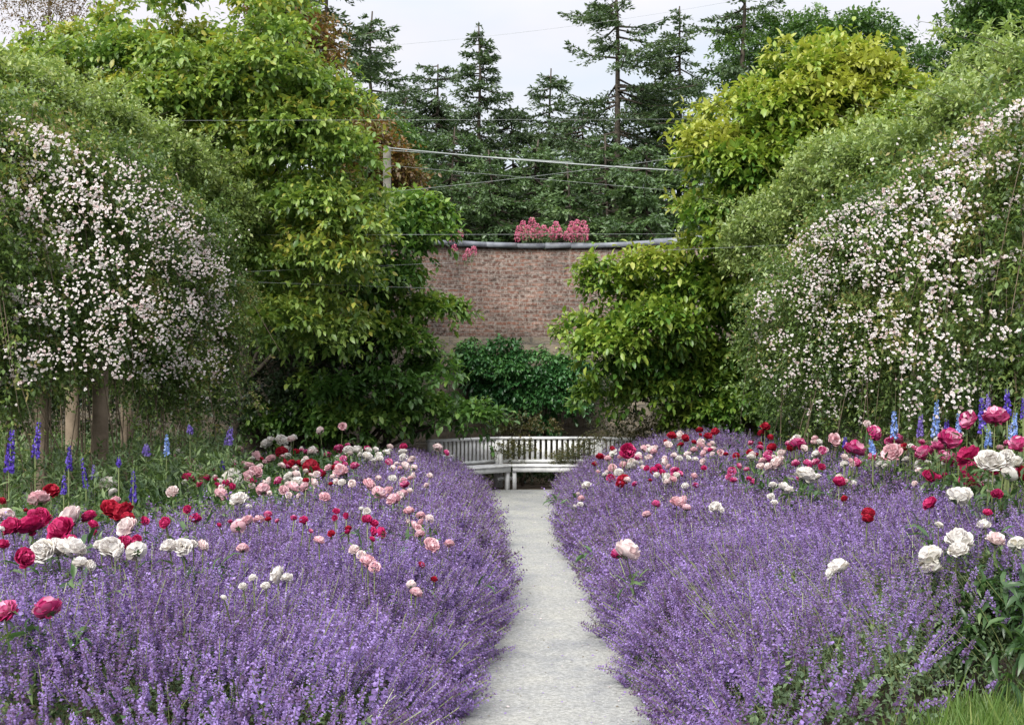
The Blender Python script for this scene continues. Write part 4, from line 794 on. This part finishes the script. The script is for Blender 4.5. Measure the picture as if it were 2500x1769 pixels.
PL = [
(1, 'magenta', '130,1130,190M 350,1130,260M 430,1050,250M 460,965,110M 700,1170,270M 780,1280,150M', 'peony crowded with large bright magenta blooms near the left edge'),
(1, '', '60,1010,180B 10,1150,70W', 'blush white peony behind the magenta blooms at the left edge'),
(1, '', '440,820,200P', 'peony with one large pale pink bloom below a dark red one'),
(1, '', '575,725,145R 290,945,45R', 'dark red peony cup on a tall stem above a pale pink bloom'),
(1, '', '20,840,80R', 'red peony bloom cut by the left edge of the photo'),
(1, '', '800,1040,270B', 'peony with a single large blush white ruffled bloom beside the magenta ones'),
(1, '', '1210,660,170W 1265,740,90W', 'tall white peony nodding in front of the timber posts'),
(1, '', '1240,940,210R 1390,970,200R 1430,1040,160R 1290,850,120P 1620,1060,90M', 'crimson peony with three blooms merging, left bed'),
(1, '', '1000,1020,150M 1040,1110,110M 1060,1190,60M', 'small magenta peony half hidden by a tall catmint spike'),
(1, '', '1430,1140,210B', 'ruffled white peony under the crimson cluster'),
(1, '', '480,1400,230W 640,1370,230W 800,1390,260W 900,1540,150W 1010,1560,110W', 'peony with the biggest wide open white blooms, left foreground'),
(1, '', '270,1470,190M 30,1330,120M', 'magenta peony at the left of the big white blooms'),
(1, '', '1400,1310,150M 1530,1285,120M', 'pair of deep pink peony blooms above a row of white ones'),
(1, '', '1240,1370,230W 1330,1430,110W 1530,1400,190W 1120,1340,120W', 'white peony right of the biggest white blooms, under two deep pink ones'),
(1, '', '1900,1350,170W 2050,1350,170W 2160,1320,90W 2270,1340,120B', 'row of creamy white peony blooms showing through the left catmint'),
(1, '', '1850,1080,110M 2100,930,80M 2190,1040,110M', 'rose red peony blooms scattered among catmint behind the creamy white row'),
(0, '', '118,1486,60K', 'lone nodding pink peony with dark centre in the left catmint foreground'),
(0, '', '12,1494,56K', 'pink peony at the left edge beside the lone nodding pink one'),
(2, '', '120,555,115P 365,610,125P', 'two pale pink peony balls on bare stems before the delphiniums'),
(2, '', '505,715,105B 655,715,100K', 'small blush and rose peony pair above the magenta cups'),
(2, '', '340,850,160M 500,830,110M 580,840,90M 640,810,70K', 'peony with open magenta cups, left of the big white bloom'),
(2, '', '123,1035,150B', 'single flat blush peony behind a catmint spike'),
(2, '', '960,860,250W 790,890,90W', 'large white peony bloom sprawling over rosy ones'),
(2, '', '750,950,90M 870,910,90M 950,960,90M', 'rosy peony blooms tucked under the sprawling white bloom'),
(2, '', '1195,680,140P 1280,760,170P 1165,815,120P 1345,680,80B 1250,880,80M 1230,950,80B', 'peony with three round shell pink blooms, middle of the left bed'),
(2, '', '1290,550,130P 1500,580,130P 1370,575,60R 1410,610,50P 1060,435,90P', 'shell pink peony behind the three round blooms'),
(2, '', '890,625,65B 990,625,70B', 'two small blush peony buds beside a short indigo spike'),
(2, '', '1440,370,150W 1650,320,160W', 'two white peony blooms standing tall against the dark tree hollow'),
(2, '', '1655,485,150R 1845,480,90R', 'dark red peony directly under the two tall white blooms'),
(2, '', '2190,180,100B 2500,120,105P', 'highest peony of the left bed, two pink buds before the magnolia'),
(2, '', '2080,460,120W 1930,450,60K 1990,475,70K 1730,540,100W', 'white peony right of the two tall white blooms'),
(2, '', '1690,620,80R 1790,650,120R 1900,640,110R 2060,690,190R 2130,720,110R 2225,800,110R', 'peony with a long ribbon of crimson blooms, back of the left bed'),
(2, '', '1650,670,100B 1840,710,80B 1985,745,70B 1990,570,70B 1970,610,90W 2050,800,60B 2140,790,90B', 'many small blush buds surrounding the crimson ribbon'),
(2, '', '1760,830,150W 1850,800,110B 1870,900,150W 1740,930,90B 1480,880,100B 1400,900,60B', 'white peony below the crimson ribbon'),
(2, '', '1390,1010,165P 1480,1050,60B', 'single full pale pink bloom right of a catmint spike'),
(2, '', '1680,1010,120P 1810,980,150P 1970,970,120P 1750,1080,80B 1890,1095,70B 2100,910,120B 1990,880,80R', 'peony with a row of pale pink blooms under the white ones'),
(2, '', '800,1080,180P', 'pale pink bloom directly behind the tallest catmint spike'),
(2, '', '1060,1150,220W 970,1110,80W 1190,1250,80W', 'white peony with a dark catmint sprig in front of its bloom'),
(2, '', '2250,1110,135P', 'lone pale pink peony in the middle of the left bed above magenta ones'),
(2, '', '1170,1450,165P 1330,1430,135P 1040,1520,175P', 'three large pale pink blooms deep in the left catmint'),
(2, '', '330,1280,90M 420,1400,80M 30,1480,90M', 'small magenta blooms among catmint at the left'),
(2, '', '1460,1350,100K 1460,1420,80R 1820,1400,80K 1960,1440,120M 2060,1580,60K 1590,1440,60K 930,1450,60K 770,1500,60M', 'mixed rose and red blooms veiled by the left catmint'),
(3, '', '390,380,130K 520,395,130W 640,400,140W 780,390,100K 390,510,110W 225,470,100K', 'white and rose peony at the far back of the left bed'),
(3, '', '780,490,140W 900,385,80W 880,540,60W', 'white peony at the edge of the far catmint'),
(3, '', '360,590,90K 310,640,80R 470,600,80K 610,620,110K 410,690,190P', 'pale pink bloom with small rose ones above it, back of the left bed'),
(3, '', '1050,430,100W 1100,350,80B 1280,430,120W 1290,500,110W', 'white blooms speckling the far left catmint'),
(3, '', '1770,360,115B 1890,430,80K', 'blush peony in front of the sideways bench'),
(3, '', '1200,590,80B 1310,620,120B 1140,640,70B 1440,640,80B 1240,650,70P', 'creamy blush blooms in the far left catmint'),
(3, '', '940,790,80B 1140,790,95W 1290,810,80W 1440,745,80B 1660,755,80B 1620,890,80B', 'scattered small white blooms in the left catmint before the bench'),
(3, '', '1310,880,120K 1115,930,50R', 'purplish pink bloom and red bud in the left catmint'),
(3, '+', '800,880,165P 940,990,155P 1080,990,155P 1160,1090,175P 1240,1020,90B', 'peony with a chain of four nodding shell pink blooms'),
(3, '', '570,860,95B 270,870,60R 340,820,60B', 'small blush and red buds left of the shell pink chain'),
(3, '', '780,1250,95W 700,1220,70W', 'small white bloom under the shell pink chain'),
(3, '+', '1370,1250,130P 1530,1310,110P 1430,1440,110P 1540,1400,90P 1500,1480,80P 1350,1390,60B', 'cluster of pale pink blooms leaning to the left catmint edge'),
(3, '', '1650,1360,115B', 'cream bloom with brown centre beside the pale pink cluster'),
(3, '', '350,1250,90M 490,1310,80M 330,1340,70M 520,1490,80R 280,1560,90R 510,1540,70M', 'red and magenta blooms behind thin catmint, middle of the left bed'),
(3, '+', '780,1360,125M 880,1420,105M 860,1530,110M 980,1550,135M 850,1640,80M', 'bright magenta peony at the right side of the left bed'),
(4, '', '2080,155,60P 2160,230,95P 2285,222,60P', 'pale pink blooms trailing towards the path, left bed'),
(4, '', '1372,200,68P', 'single pale pink bloom on a reddish stem in the left catmint'),
(4, '', '1620,265,62B 1670,300,60B 1715,350,92P 1765,385,72P', 'string of blush to pink blooms in the left catmint'),
(4, '', '2085,372,48R 2180,470,42R', 'two small red blooms near the path, left side'),
(4, '', '2020,510,60B 2050,565,78P', 'pink and white bloom near the path, nearest the camera on the left'),
(4, '', '1090,440,110W 1150,460,70W 1000,520,60W 910,460,50W 840,520,50W 705,600,40W', 'white blooms broken up by catmint in the left foreground'),
(4, '', '840,255,70P', 'small pale pink bloom sunk in the left catmint'),
(5, '', '1720,310,110R 1910,345,100R 1850,440,90R', 'three crimson blooms before the brownish box bush'),
(5, '', '2110,230,90R 2120,295,50R 2230,320,110R 2330,260,110R', 'crimson peony beneath the lowest magnolia leaves'),
(5, '', '885,495,80R 860,590,60R 645,705,80R', 'small red blooms beside the right end of the wide bench'),
(5, '', '1100,520,180M 1170,510,90M', 'deep rose bloom at the top of the far right catmint'),
(5, '', '1330,490,90P 1490,500,115B 1390,460,60B', 'pale blooms right of the deep rose bloom'),
(5, '', '825,630,85P 1110,630,50B 1250,620,115B 1400,615,95B', 'row of blush blooms under the deep rose bloom'),
(5, '', '1040,715,95P 1150,750,125W 1220,690,80W 1290,680,60W', 'white blooms hanging in the far right catmint'),
(5, '', '985,830,120W 810,815,50B 685,810,50P', 'white bloom above the red one near the path'),
(5, '', '1465,790,95M 1530,750,95M', 'two magenta blooms with green leaves above, far right bed'),
(5, '', '1755,795,100K 1800,790,70M', 'rose pink blooms right of the two magenta ones'),
(5, '', '1635,910,145W', 'white bloom turned sideways in the right catmint'),
(5, '', '1050,930,155R 995,985,105R', 'bright red nodding bloom in the right catmint'),
(5, '', '530,1010,120W', 'white bloom nearest the path on the right side'),
(5, '', '455,1190,90P 410,1120,50B 440,1270,80W 365,1295,50W', 'pink and white blooms at the right path edge'),
(5, '', '1755,585,80B 1820,625,75W 1950,625,85W 2050,635,75W 2160,670,85B 1620,620,70B', 'row of small white blooms across the far right catmint'),
(5, '', '2130,450,110P 2030,510,90P 2210,500,85P', 'pale pink blooms below the crimson peony by the magnolia'),
(5, '', '1790,1240,160P 1890,1230,160P 1930,1320,110P', 'large open pale pink bloom in the right catmint'),
(5, '', '1500,1260,100K 1370,1410,105P', 'small pink blooms left of the large open pale pink one'),
(0, '', '1530,1347,54B 1510,1352,30K', 'blush bloom deep in the right catmint near the path'),
(5, '', '2050,1000,85K 2170,760,70M 1420,930,50R', 'scattered rose blooms around the sideways white one'),
(6, '', '850,185,115R 800,270,95R 920,330,80R', 'tall crimson peony beside the rose curtain'),
(6, '', '955,480,115R', 'single crimson bloom under the tall crimson peony'),
(6, '', '120,500,85B 220,540,85P 110,560,60B 20,510,75P', 'small blush blooms left of a red one, far right bed'),
(6, '', '445,590,85R 640,540,95R 730,580,65R', 'three small red blooms in the far right bed'),
(6, '', '890,570,115K 880,640,125K 970,610,70B', 'rose pink double blooms left of the large blush one'),
(6, '', '1310,430,190K 1180,420,85K', 'hot pink double bloom at the top of the right bed, left of the delphiniums'),
(6, '', '1815,360,165P 1535,390,75P', 'flat soft pink bloom high over the right bed'),
(6, '', '1640,490,85B 1700,505,65B 1575,580,125B 1070,550,85B 1120,540,65B', 'creamy buds between the hot pink blooms'),
(6, '', '2100,500,260K 2140,700,110K', 'large hot pink double bloom left of a round shell pink one'),
(6, '', '1030,700,195B 900,740,105B', 'large blush white bloom in the right bed'),
(6, '', '1280,700,105K 1440,700,115K 1560,680,105K', 'veiled rose blooms in the right catmint'),
(6, '', '1410,870,245W', 'large pure white round bloom in the right bed'),
(6, '', '1885,960,155M 1960,1190,85R', 'bright magenta bloom with a dark red one drooping below'),
(6, '', '960,1000,100W 1110,1030,145W 1190,1070,105W 930,1160,90W 980,1240,80W', 'white blooms broken into patches by the right catmint'),
(6, '', '150,1310,155W 230,1340,85W', 'white bloom half covered in the middle of the right catmint'),
(6, '', '410,930,90K 340,880,80K 590,780,65K 480,730,75K', 'dim rose blooms deep in the right catmint'),
(6, '', '1580,880,85W 2080,970,75W 1960,610,90B', 'small white blooms around the bright magenta one'),
(7, '', '375,665,175K 295,545,80B', 'hot pink bloom under a cream bud and a tall catmint spike'),
(7, '', '665,760,165K 770,850,110R', 'hot pink bloom with a scarlet one at its side'),
(7, '', '620,920,225P', 'round shell pink bloom like a rose, behind catmint'),
(7, '', '1030,920,205K', 'hot pink bloom left of a larger one, before pale blue delphiniums'),
(7, '', '1340,750,250K 1220,830,180K', 'big hot pink bloom overlapping another, under the tall pair'),
(7, '', '1580,500,225K', 'tall hot pink nodding bloom, left of the tall pair'),
(7, '', '1930,470,265K', 'tallest hot pink bloom, right of the tall pair'),
(7, '', '2225,810,210K', 'hot pink bloom at the right edge'),
(7, '', '1350,1000,195K', 'pink double bloom left of the magenta ones at the right'),
(7, '', '1590,960,260M 1610,1150,220M 1560,1260,150M 1690,1270,150M', 'magenta peony with stacked blooms beside large white ones'),
(7, '', '1860,1030,300W 2080,960,160W 2170,1060,200W 2110,1180,180W', 'large white peony behind magenta blooms at the right edge'),
(7, '', '1900,1110,165M 2060,1060,155M', 'deep magenta bloom in front of the large white peony'),
(7, '', '2235,1180,230R', 'big red bloom at the right edge'),
(7, '', '1900,1275,165W', 'white bloom under the deep magenta one at the right'),
(7, '', '1090,1210,150M 1280,1200,75M', 'magenta blooms rising from catmint, right bed'),
(7, '', '960,1070,125W 960,1150,90B', 'white bloom below the hot pink one at the right'),
(7, '', '160,1030,105K 370,970,115K 480,1060,120W 580,1040,85W', 'mixed pink and white blooms under the shell pink rose like one'),
(7, '', '1440,1480,230W 1520,1450,190W', 'drooping white bloom covered with catmint sprigs, right foreground'),
(7, '', '1950,1440,130M', 'magenta bloom right of the drooping white one'),
(8, '', '1420,150,120M', 'flat magenta bloom on a bent stem, right foreground'),
(8, '', '840,240,100R 835,300,90R', 'long drooping red bloom alone in the right catmint'),
(8, '', '1690,500,210W 1680,590,150W', 'upper of two big nodding white blooms on red stems'),
(8, '', '1430,650,200W 1430,760,170W', 'lower of two big nodding white blooms on red stems'),
(8, '', '560,750,180W 490,800,90W', 'white bloom alone in the green part of the right catmint'),
(8, '', '2030,490,150B', 'blush bloom with a catmint spike before it, right foreground'),
(8, '', '1920,350,110W 1500,350,70W', 'small white blooms between the nodding white pair and the right edge'),
(8, '', '2230,530,135W', 'white bloom near the right edge above green leaves'),
(8, '', '1955,235,75M', 'small round magenta bud, right foreground'),
]
for zi, _, spec, label in PL:
    ox, oy, sc_ = Z[zi]; bl = []
    for s in spec.split():
        x, y, q = s.split(','); bl.append((ox + float(x) / sc_, oy + float(y) / sc_, float(q[:-1]) / sc_, q[-1]))
    A = np.array([b_[:3] for b_ in bl])
    if 1060 < A[:, 1].mean() < 1190 and (A[:, 0].mean() < 1000 or A[:, 0].mean() > 1440) and len(bl) < 7:
        for _e in range(3): bl.append((A[:, 0].mean() + rng.normal() * 26, max(A[:, 1].mean() + rng.normal() * 12, 1062), 11 + 8 * rng.random(), 'WBPKMBWP'[rng.integers(8)] if rng.random() < .6 else bl[0][3]))
    A = np.array([b_[:3] for b_ in bl])
    side = -1 if A[:, 0].mean() < 1250 else 1; z_ = np.full(len(A), .9)
    for _k in range(12):
        dd = np.clip((HC - z_) * F / np.maximum(A[:, 1] - HY, 12), 5.95, 18.5)
        if side > 0: dd = np.clip(np.minimum(dd, 470 / A[:, 2] * np.where(A[:, 2] > 30, 1, 1.35)), 6.6, 18.5)
        if side > 0: dd = np.maximum(dd, np.where(A[:, 0] > 2150, 7.75, 0)); dd = np.minimum(dd, np.where(A[:, 0] > 1850, dR(A[:, 0], 0) - 2.2, 99)); dd = np.minimum(dd, 520 / A[:, 2].max()) if A[:, 2].max() > 30 else dd
        else: dd = np.minimum(dd, np.where(A[:, 0] < 560, dL(A[:, 0], 0) - 1.2, 99))
        z_ = .5 * z_ + .5 * (np.maximum(bedh(side, (A[:, 0] - CX) / F * dd, dd)[0], .3) + .16)
    dm = np.median(dd); dd = dm + np.clip(dd - dm, -.45, .45)
    pos = np.array([Wp(x, y, d_) for (x, y, _, _), d_ in zip(bl, dd)]); bx = pos[:, 0].mean(); bx = min(bx, np.interp(dm, eL_d, eL_x) - .3) if side < 0 else max(bx, np.interp(dm, eR_d, eR_x) + .3); base = np.array([bx, dm + .12, 0]); sparse = -1.75 < bx < 2.5 and _ != '+'
    o = empty('peony', base, label, 'peony', 'peonies in the flower beds'); mf = MB()
    for (x, y, s, cl), p_, d_ in zip(bl, pos, dd):
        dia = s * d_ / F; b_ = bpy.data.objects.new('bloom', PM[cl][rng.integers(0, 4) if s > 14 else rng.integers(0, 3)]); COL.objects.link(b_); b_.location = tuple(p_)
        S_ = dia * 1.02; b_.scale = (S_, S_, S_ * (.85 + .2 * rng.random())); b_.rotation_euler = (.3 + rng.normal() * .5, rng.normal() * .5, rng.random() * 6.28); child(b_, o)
        g = base + [(p_[0] - base[0]) * .4, .05 * rng.normal(), 0]; mf.tube([g, (g + p_) / 2 + [0, .04, .05], p_ - [0, -.01, dia * .2]], [.006, .005, .004], 4, .5, 1, cap=False)
        nl = (4 if side > 0 and dm < 9.2 and bx > 1.5 else 2) if sparse else 6; ts_ = rng.random(nl) * .5 + (.2 if sparse else .38)
        P_ = g + (p_ - g) * ts_[:, None]; Dl = rv(nl) * [1, 1, .3] + UP * .25; sprays(mf, LAN, P_, Dl, 5, .16, .13, .75, .25, .55, .5, 1., .2)
    q = base + np.concatenate([rng.normal(size=(10, 2)) * .17, (.1 if sparse else .3) + (.3 if sparse else .4) * rng.random((10, 1))], 1)
    sprays(mf, LAN, q, rv(10) * [1, 1, .3] + UP * .3, 6, .2, .14, .8, .3, .5, .5, 1., .2)
    mf.obj('foliage', [M['peony_leaf'], M['stem']], o)

# leafy peony without flowers in the right foreground corner
o = empty('peony', (2.78, 7.55, 0), 'leafy peony without flowers in the right foreground corner above the grass', 'peony'); mf = MB()
n_ = 190; u = rv(n_); u[:, 2] = abs(u[:, 2]); q = np.array([3.08, 7.75, .2]) + u * [.46, .45, .48] * (.5 + .5 * rng.random((n_, 1)))
sprays(mf, LAN, q, u + UP * .2, 7, .2, .15, .75, .45, .35, .45, 1., .2)
for j in range(26): mf.tube([(3.05, 7.75, 0), (np.array([3.05, 7.75, 0]) + q[j]) / 2, q[j]], [.007, .005, .003], 4, .5, 1, cap=False)
mf.obj('foliage', [M['peony_leaf'], M['stem']], o)

# ---------------------------------------------------------------- delphiniums and the greenery round them
def delph(px, yt, yb, wpx, d, col, label):
    t0, b0 = Wp(px[0], yt, d), Wp(px[1], yb, d); o = empty('delphinium', (b0[0], d, 0), label, 'delphinium', 'delphiniums at the back of the beds')
    L_ = np.linalg.norm(t0 - b0); n_ = int(max(12, L_ / .02)); mb = MB(); hw = wpx * d / F / 2
    t_ = np.repeat(np.arange(n_) / n_, 6); k = len(t_); a_ = rng.random(k) * 6.28; rr = hw * (1.05 - .62 * t_ ** 1.5)
    P_ = b0 + (t0 - b0) * t_[:, None] + np.stack([np.cos(a_), np.sin(a_), 0 * a_], 1) * (rr * .55)[:, None]; P_[:, 2] += rng.normal(size=k) * .006
    Dn = np.stack([np.cos(a_), np.sin(a_), .15 + .2 * rng.normal(size=k)], 1); s_ = (hw * 1.05 * (1.05 - .6 * t_))[:, None, None]
    for _ in range(2):
        mb.inst(leafS(.85, .05, .6), frames(np.cross(Dn, rv(k)) + Dn * .35, Dn) * s_, P_, np.clip(.45 + rng.normal(size=k) * .22, 0, 1))
    mb.obj('flower_spike', M[col], o); mf = MB(); mf.tube([(b0[0], d, 0), b0, t0 + [0, 0, .03]], [.008, .006, .003], 5, .4, 1, cap=False)
    # buds at the tip, divided leaves below
    m_ = 14; P2 = t0 + np.stack([rng.normal(size=m_) * .008, rng.normal(size=m_) * .008, rng.random(m_) * .1 - .03], 1); mf.inst(LS, frames(rv(m_) + UP, rv(m_)) * .018, P2, .6)
    q = np.array([b0[0], d, 0]) + np.stack([rng.normal(size=16) * .14, rng.normal(size=16) * .14, b0[2] * (.25 + .7 * rng.random(16))], 1)
    sprays(mf, LSN, q, rv(16) * [1, 1, .3] + UP * .2, 8, .16, .09, 1., .2, .5, .5)
    mf.obj('foliage', [M['fern_leaf'], M['stem']], o)
def zz(i, x, y): return Z[i][0] + x / Z[i][2], Z[i][1] + y / Z[i][2]
for i, xt, yt, xb, yb, wd, d, col, lab in (
    (1, 140, 20, 100, 490, 95, 11.5, 'indigo', 'tall indigo delphinium nearest the left edge'), (1, 440, -60, 395, 330, 75, 12, 'indigo', 'indigo delphinium in front of the leftmost timber post'),
    (1, 775, 215, 770, 480, 65, 12.2, 'indigo', 'indigo delphinium in front of the second timber post'), (1, 720, 530, 715, 750, 55, 11.6, 'indigo', 'short indigo delphinium low between the posts, above the dark red peony'),
    (1, 915, 350, 965, 680, 55, 11.8, 'indigo', 'leaning indigo delphinium left of the wide speckled post'), (1, 1495, 490, 1490, 830, 70, 11.4, 'indigo', 'indigo delphinium right of the tall nodding white peony'),
    (1, 1870, 90, 1865, 310, 60, 13.5, 'sky_blue', 'clear blue delphinium above a pale pink peony ball'), (1, 1635, 210, 1640, 310, 80, 13.8, 'violet', 'short faded violet delphinium before the leaning canes'),
    (1, 2120, -10, 2130, 70, 60, 14, 'violet', 'small violet delphinium under the rose, right of the clear blue one'), (2, 940, 130, 900, 360, 100, 14.5, 'violet', 'pale violet delphinium leaning against the dark tree hollow'),
    (2, 825, 590, 815, 710, 70, 14.2, 'indigo', 'tiny dark indigo spike beside two blush peony buds'), (1, 1330, 350, 1330, 430, 50, 12.4, 'indigo', 'short dim indigo spike behind the wide speckled post'), (1, 1050, 450, 1060, 570, 70, 12.8, 'violet', 'dim violet spike in grey leaves at the foot of the wide post'),
    (7, 640, 360, 645, 700, 85, 13, 'sky_blue', 'pale blue delphinium behind the shell pink rose like peony'), (7, 1190, 220, 1160, 690, 85, 12.5, 'sky_blue', 'tallest pale blue delphinium in the right bed'),
    (7, 985, 420, 970, 680, 75, 13, 'violet', 'violet delphinium left of the tallest pale blue one'), (7, 1310, 490, 1310, 625, 65, 12.8, 'indigo', 'short indigo delphinium left of the tall hot pink peony'),
    (7, 1460, 400, 1460, 660, 65, 11.6, 'sky_blue', 'blue delphinium half behind the tall nodding hot pink bloom'), (7, 1750, 190, 1765, 640, 90, 11.2, 'indigo', 'dark violet delphinium between the two tall hot pink peonies'),
    (7, 1840, 150, 1835, 480, 70, 11.8, 'violet', 'faded violet delphinium behind the tallest hot pink peony'), (7, 2080, 90, 2080, 400, 85, 10.8, 'indigo', 'dark violet delphinium right of the tallest hot pink peony'),
    (7, 1845, 600, 1840, 830, 80, 11.0, 'sky_blue', 'short pale blue delphinium below the tallest hot pink peony'), (7, 2185, 390, 2160, 700, 80, 11.2, 'sky_blue', 'pale blue delphinium near the right edge, upper'), (7, 2115, 540, 2100, 820, 65, 10.9, 'sky_blue', 'pale blue delphinium near the right edge, lower and leftmost'),
    (7, 2285, 200, 2285, 470, 60, 11, 'indigo', 'dark violet delphinium cut by the right edge'), (7, 340, 730, 370, 910, 70, 12.5, 'sky_blue', 'bright blue spike behind a big hot pink peony'), (7, 20, 710, 15, 830, 55, 13.4, 'indigo', 'little indigo spike left of the big hot pink peony')):
    d = {1: d - 1.1, 2: d - .6, 7: d - 1.35}[i]; a_, b_ = zz(i, xt, yt), zz(i, xb, yb); delph((a_[0], b_[0]), a_[1], b_[1], wd / Z[i][2], d, col, lab)

def greenery(name, label, n, fx, leafs=LSN, size=.085, mat_='fern_leaf', k=9, v=.5):
    q = fx(n); mf = MB(); sprays(mf, leafs, q, rv(n) * [1, 1, .4] + UP * .5, k, .22, size, .9, .15, v, .6, 1., .2)
    tag(mf.obj(name, M[mat_]), label, 'plants', kind='stuff')
def fl(n):
    d = 9.5 + 9 * rng.random(n); px = -60 + 640 * rng.random(n); X = (px - CX) / F * d
    return np.stack([X, d, .2 + np.where(d < 11.6, .62, .95) * rng.random(n)], 1)
def fr(n):
    d = 12.4 + 6 * rng.random(n); X = 3.0 + rng.random(n) * np.maximum(.41 * d - 3.0, .8); return np.stack([X, d, .25 + .7 * rng.random(n)], 1)
def fp(n):
    d = 11.5 + 7.5 * rng.random(n); X = -1.8 - rng.random(n) * 2.4; return np.stack([X, d, .25 + .55 * rng.random(n)], 1)
def fq(n):
    d = 11 + 9 * rng.random(n); X = 2.3 + rng.random(n) * 2; return np.stack([X, d, .3 + .6 * rng.random(n)], 1)
greenery('peony_leaves', 'dark glossy leaves massed under the peonies of the left bed', 2600, fp, LAN, .13, 'peony_leaf', 7, .45)
greenery('peony_leaves', 'dark glossy leaves massed under the peonies of the right bed', 2000, fq, LAN, .13, 'peony_leaf', 7, .45)
greenery('border_foliage', 'soft green leaves filling the back of the left bed around the delphiniums', 4300, fl)
greenery('border_foliage', 'soft green leaves filling the back of the right bed around the delphiniums', 3000, fr)
# grass in the near right corner
n_ = 30000; X = 1.7 + rng.random(n_) * 2.2; D = 5.9 + rng.random(n_) * 1.75; ok = (D < np.interp(X, [1.7, 2.5, 4], [6.3, 7.35, 7.75])) & (X > .3 * D * .9 - .2); X, D = X[ok], D[ok]; n_ = len(X)
mb = MB(); hgt = .07 + .15 * rng.random(n_); hgt *= np.where(rng.random(n_) < .06, 1.8, 1); BL = T([(-.022, 0, 0), (.022, 0, 0), (.016, .55, .05), (-.016, .55, .05), (0, 1, .24)], [(0, 1, 2, 3), (3, 2, 4)])
mb.inst(BL, frames(UP + rng.normal(size=(n_, 3)) * .45, rv(n_)) * hgt[:, None, None], np.stack([X, D, np.zeros(n_)], 1), np.clip(.55 + rng.normal(size=n_) * .25, 0, 1))
tag(mb.obj('grass', M['grass']), 'long unmown grass in the right foreground corner', 'grass', kind='stuff')
n_ = 2600; D = 6.2 + 16 * rng.random(n_); e = np.where(rng.random(n_) < .5, -1, 1); off = abs(rng.normal(size=n_)) * np.where(rng.random(n_) < .3, .5, .16)
X = np.where(e < 0, np.interp(D, eL_d, eL_x) - .12 + off, np.interp(D, eR_d, eR_x) + .12 - off)
mb = MB(); R = frames(rv(n_) * [1, 1, .15], UP + .3 * rng.normal(size=(n_, 3))) * (.008 + .016 * rng.random(n_))[:, None, None]; P_ = np.stack([X, D, np.full(n_, .013)], 1); kd = rng.integers(0, 4, n_)
for k in range(4): mb.inst(LS, R[kd == k], P_[kd == k], .6, k)
tag(mb.obj('fallen_petals', [M['catmint'], M['catmint'], M['copper_leaf'], M['peonyB']]), 'fallen florets and dry bits along the path edges', 'petals', kind='stuff')
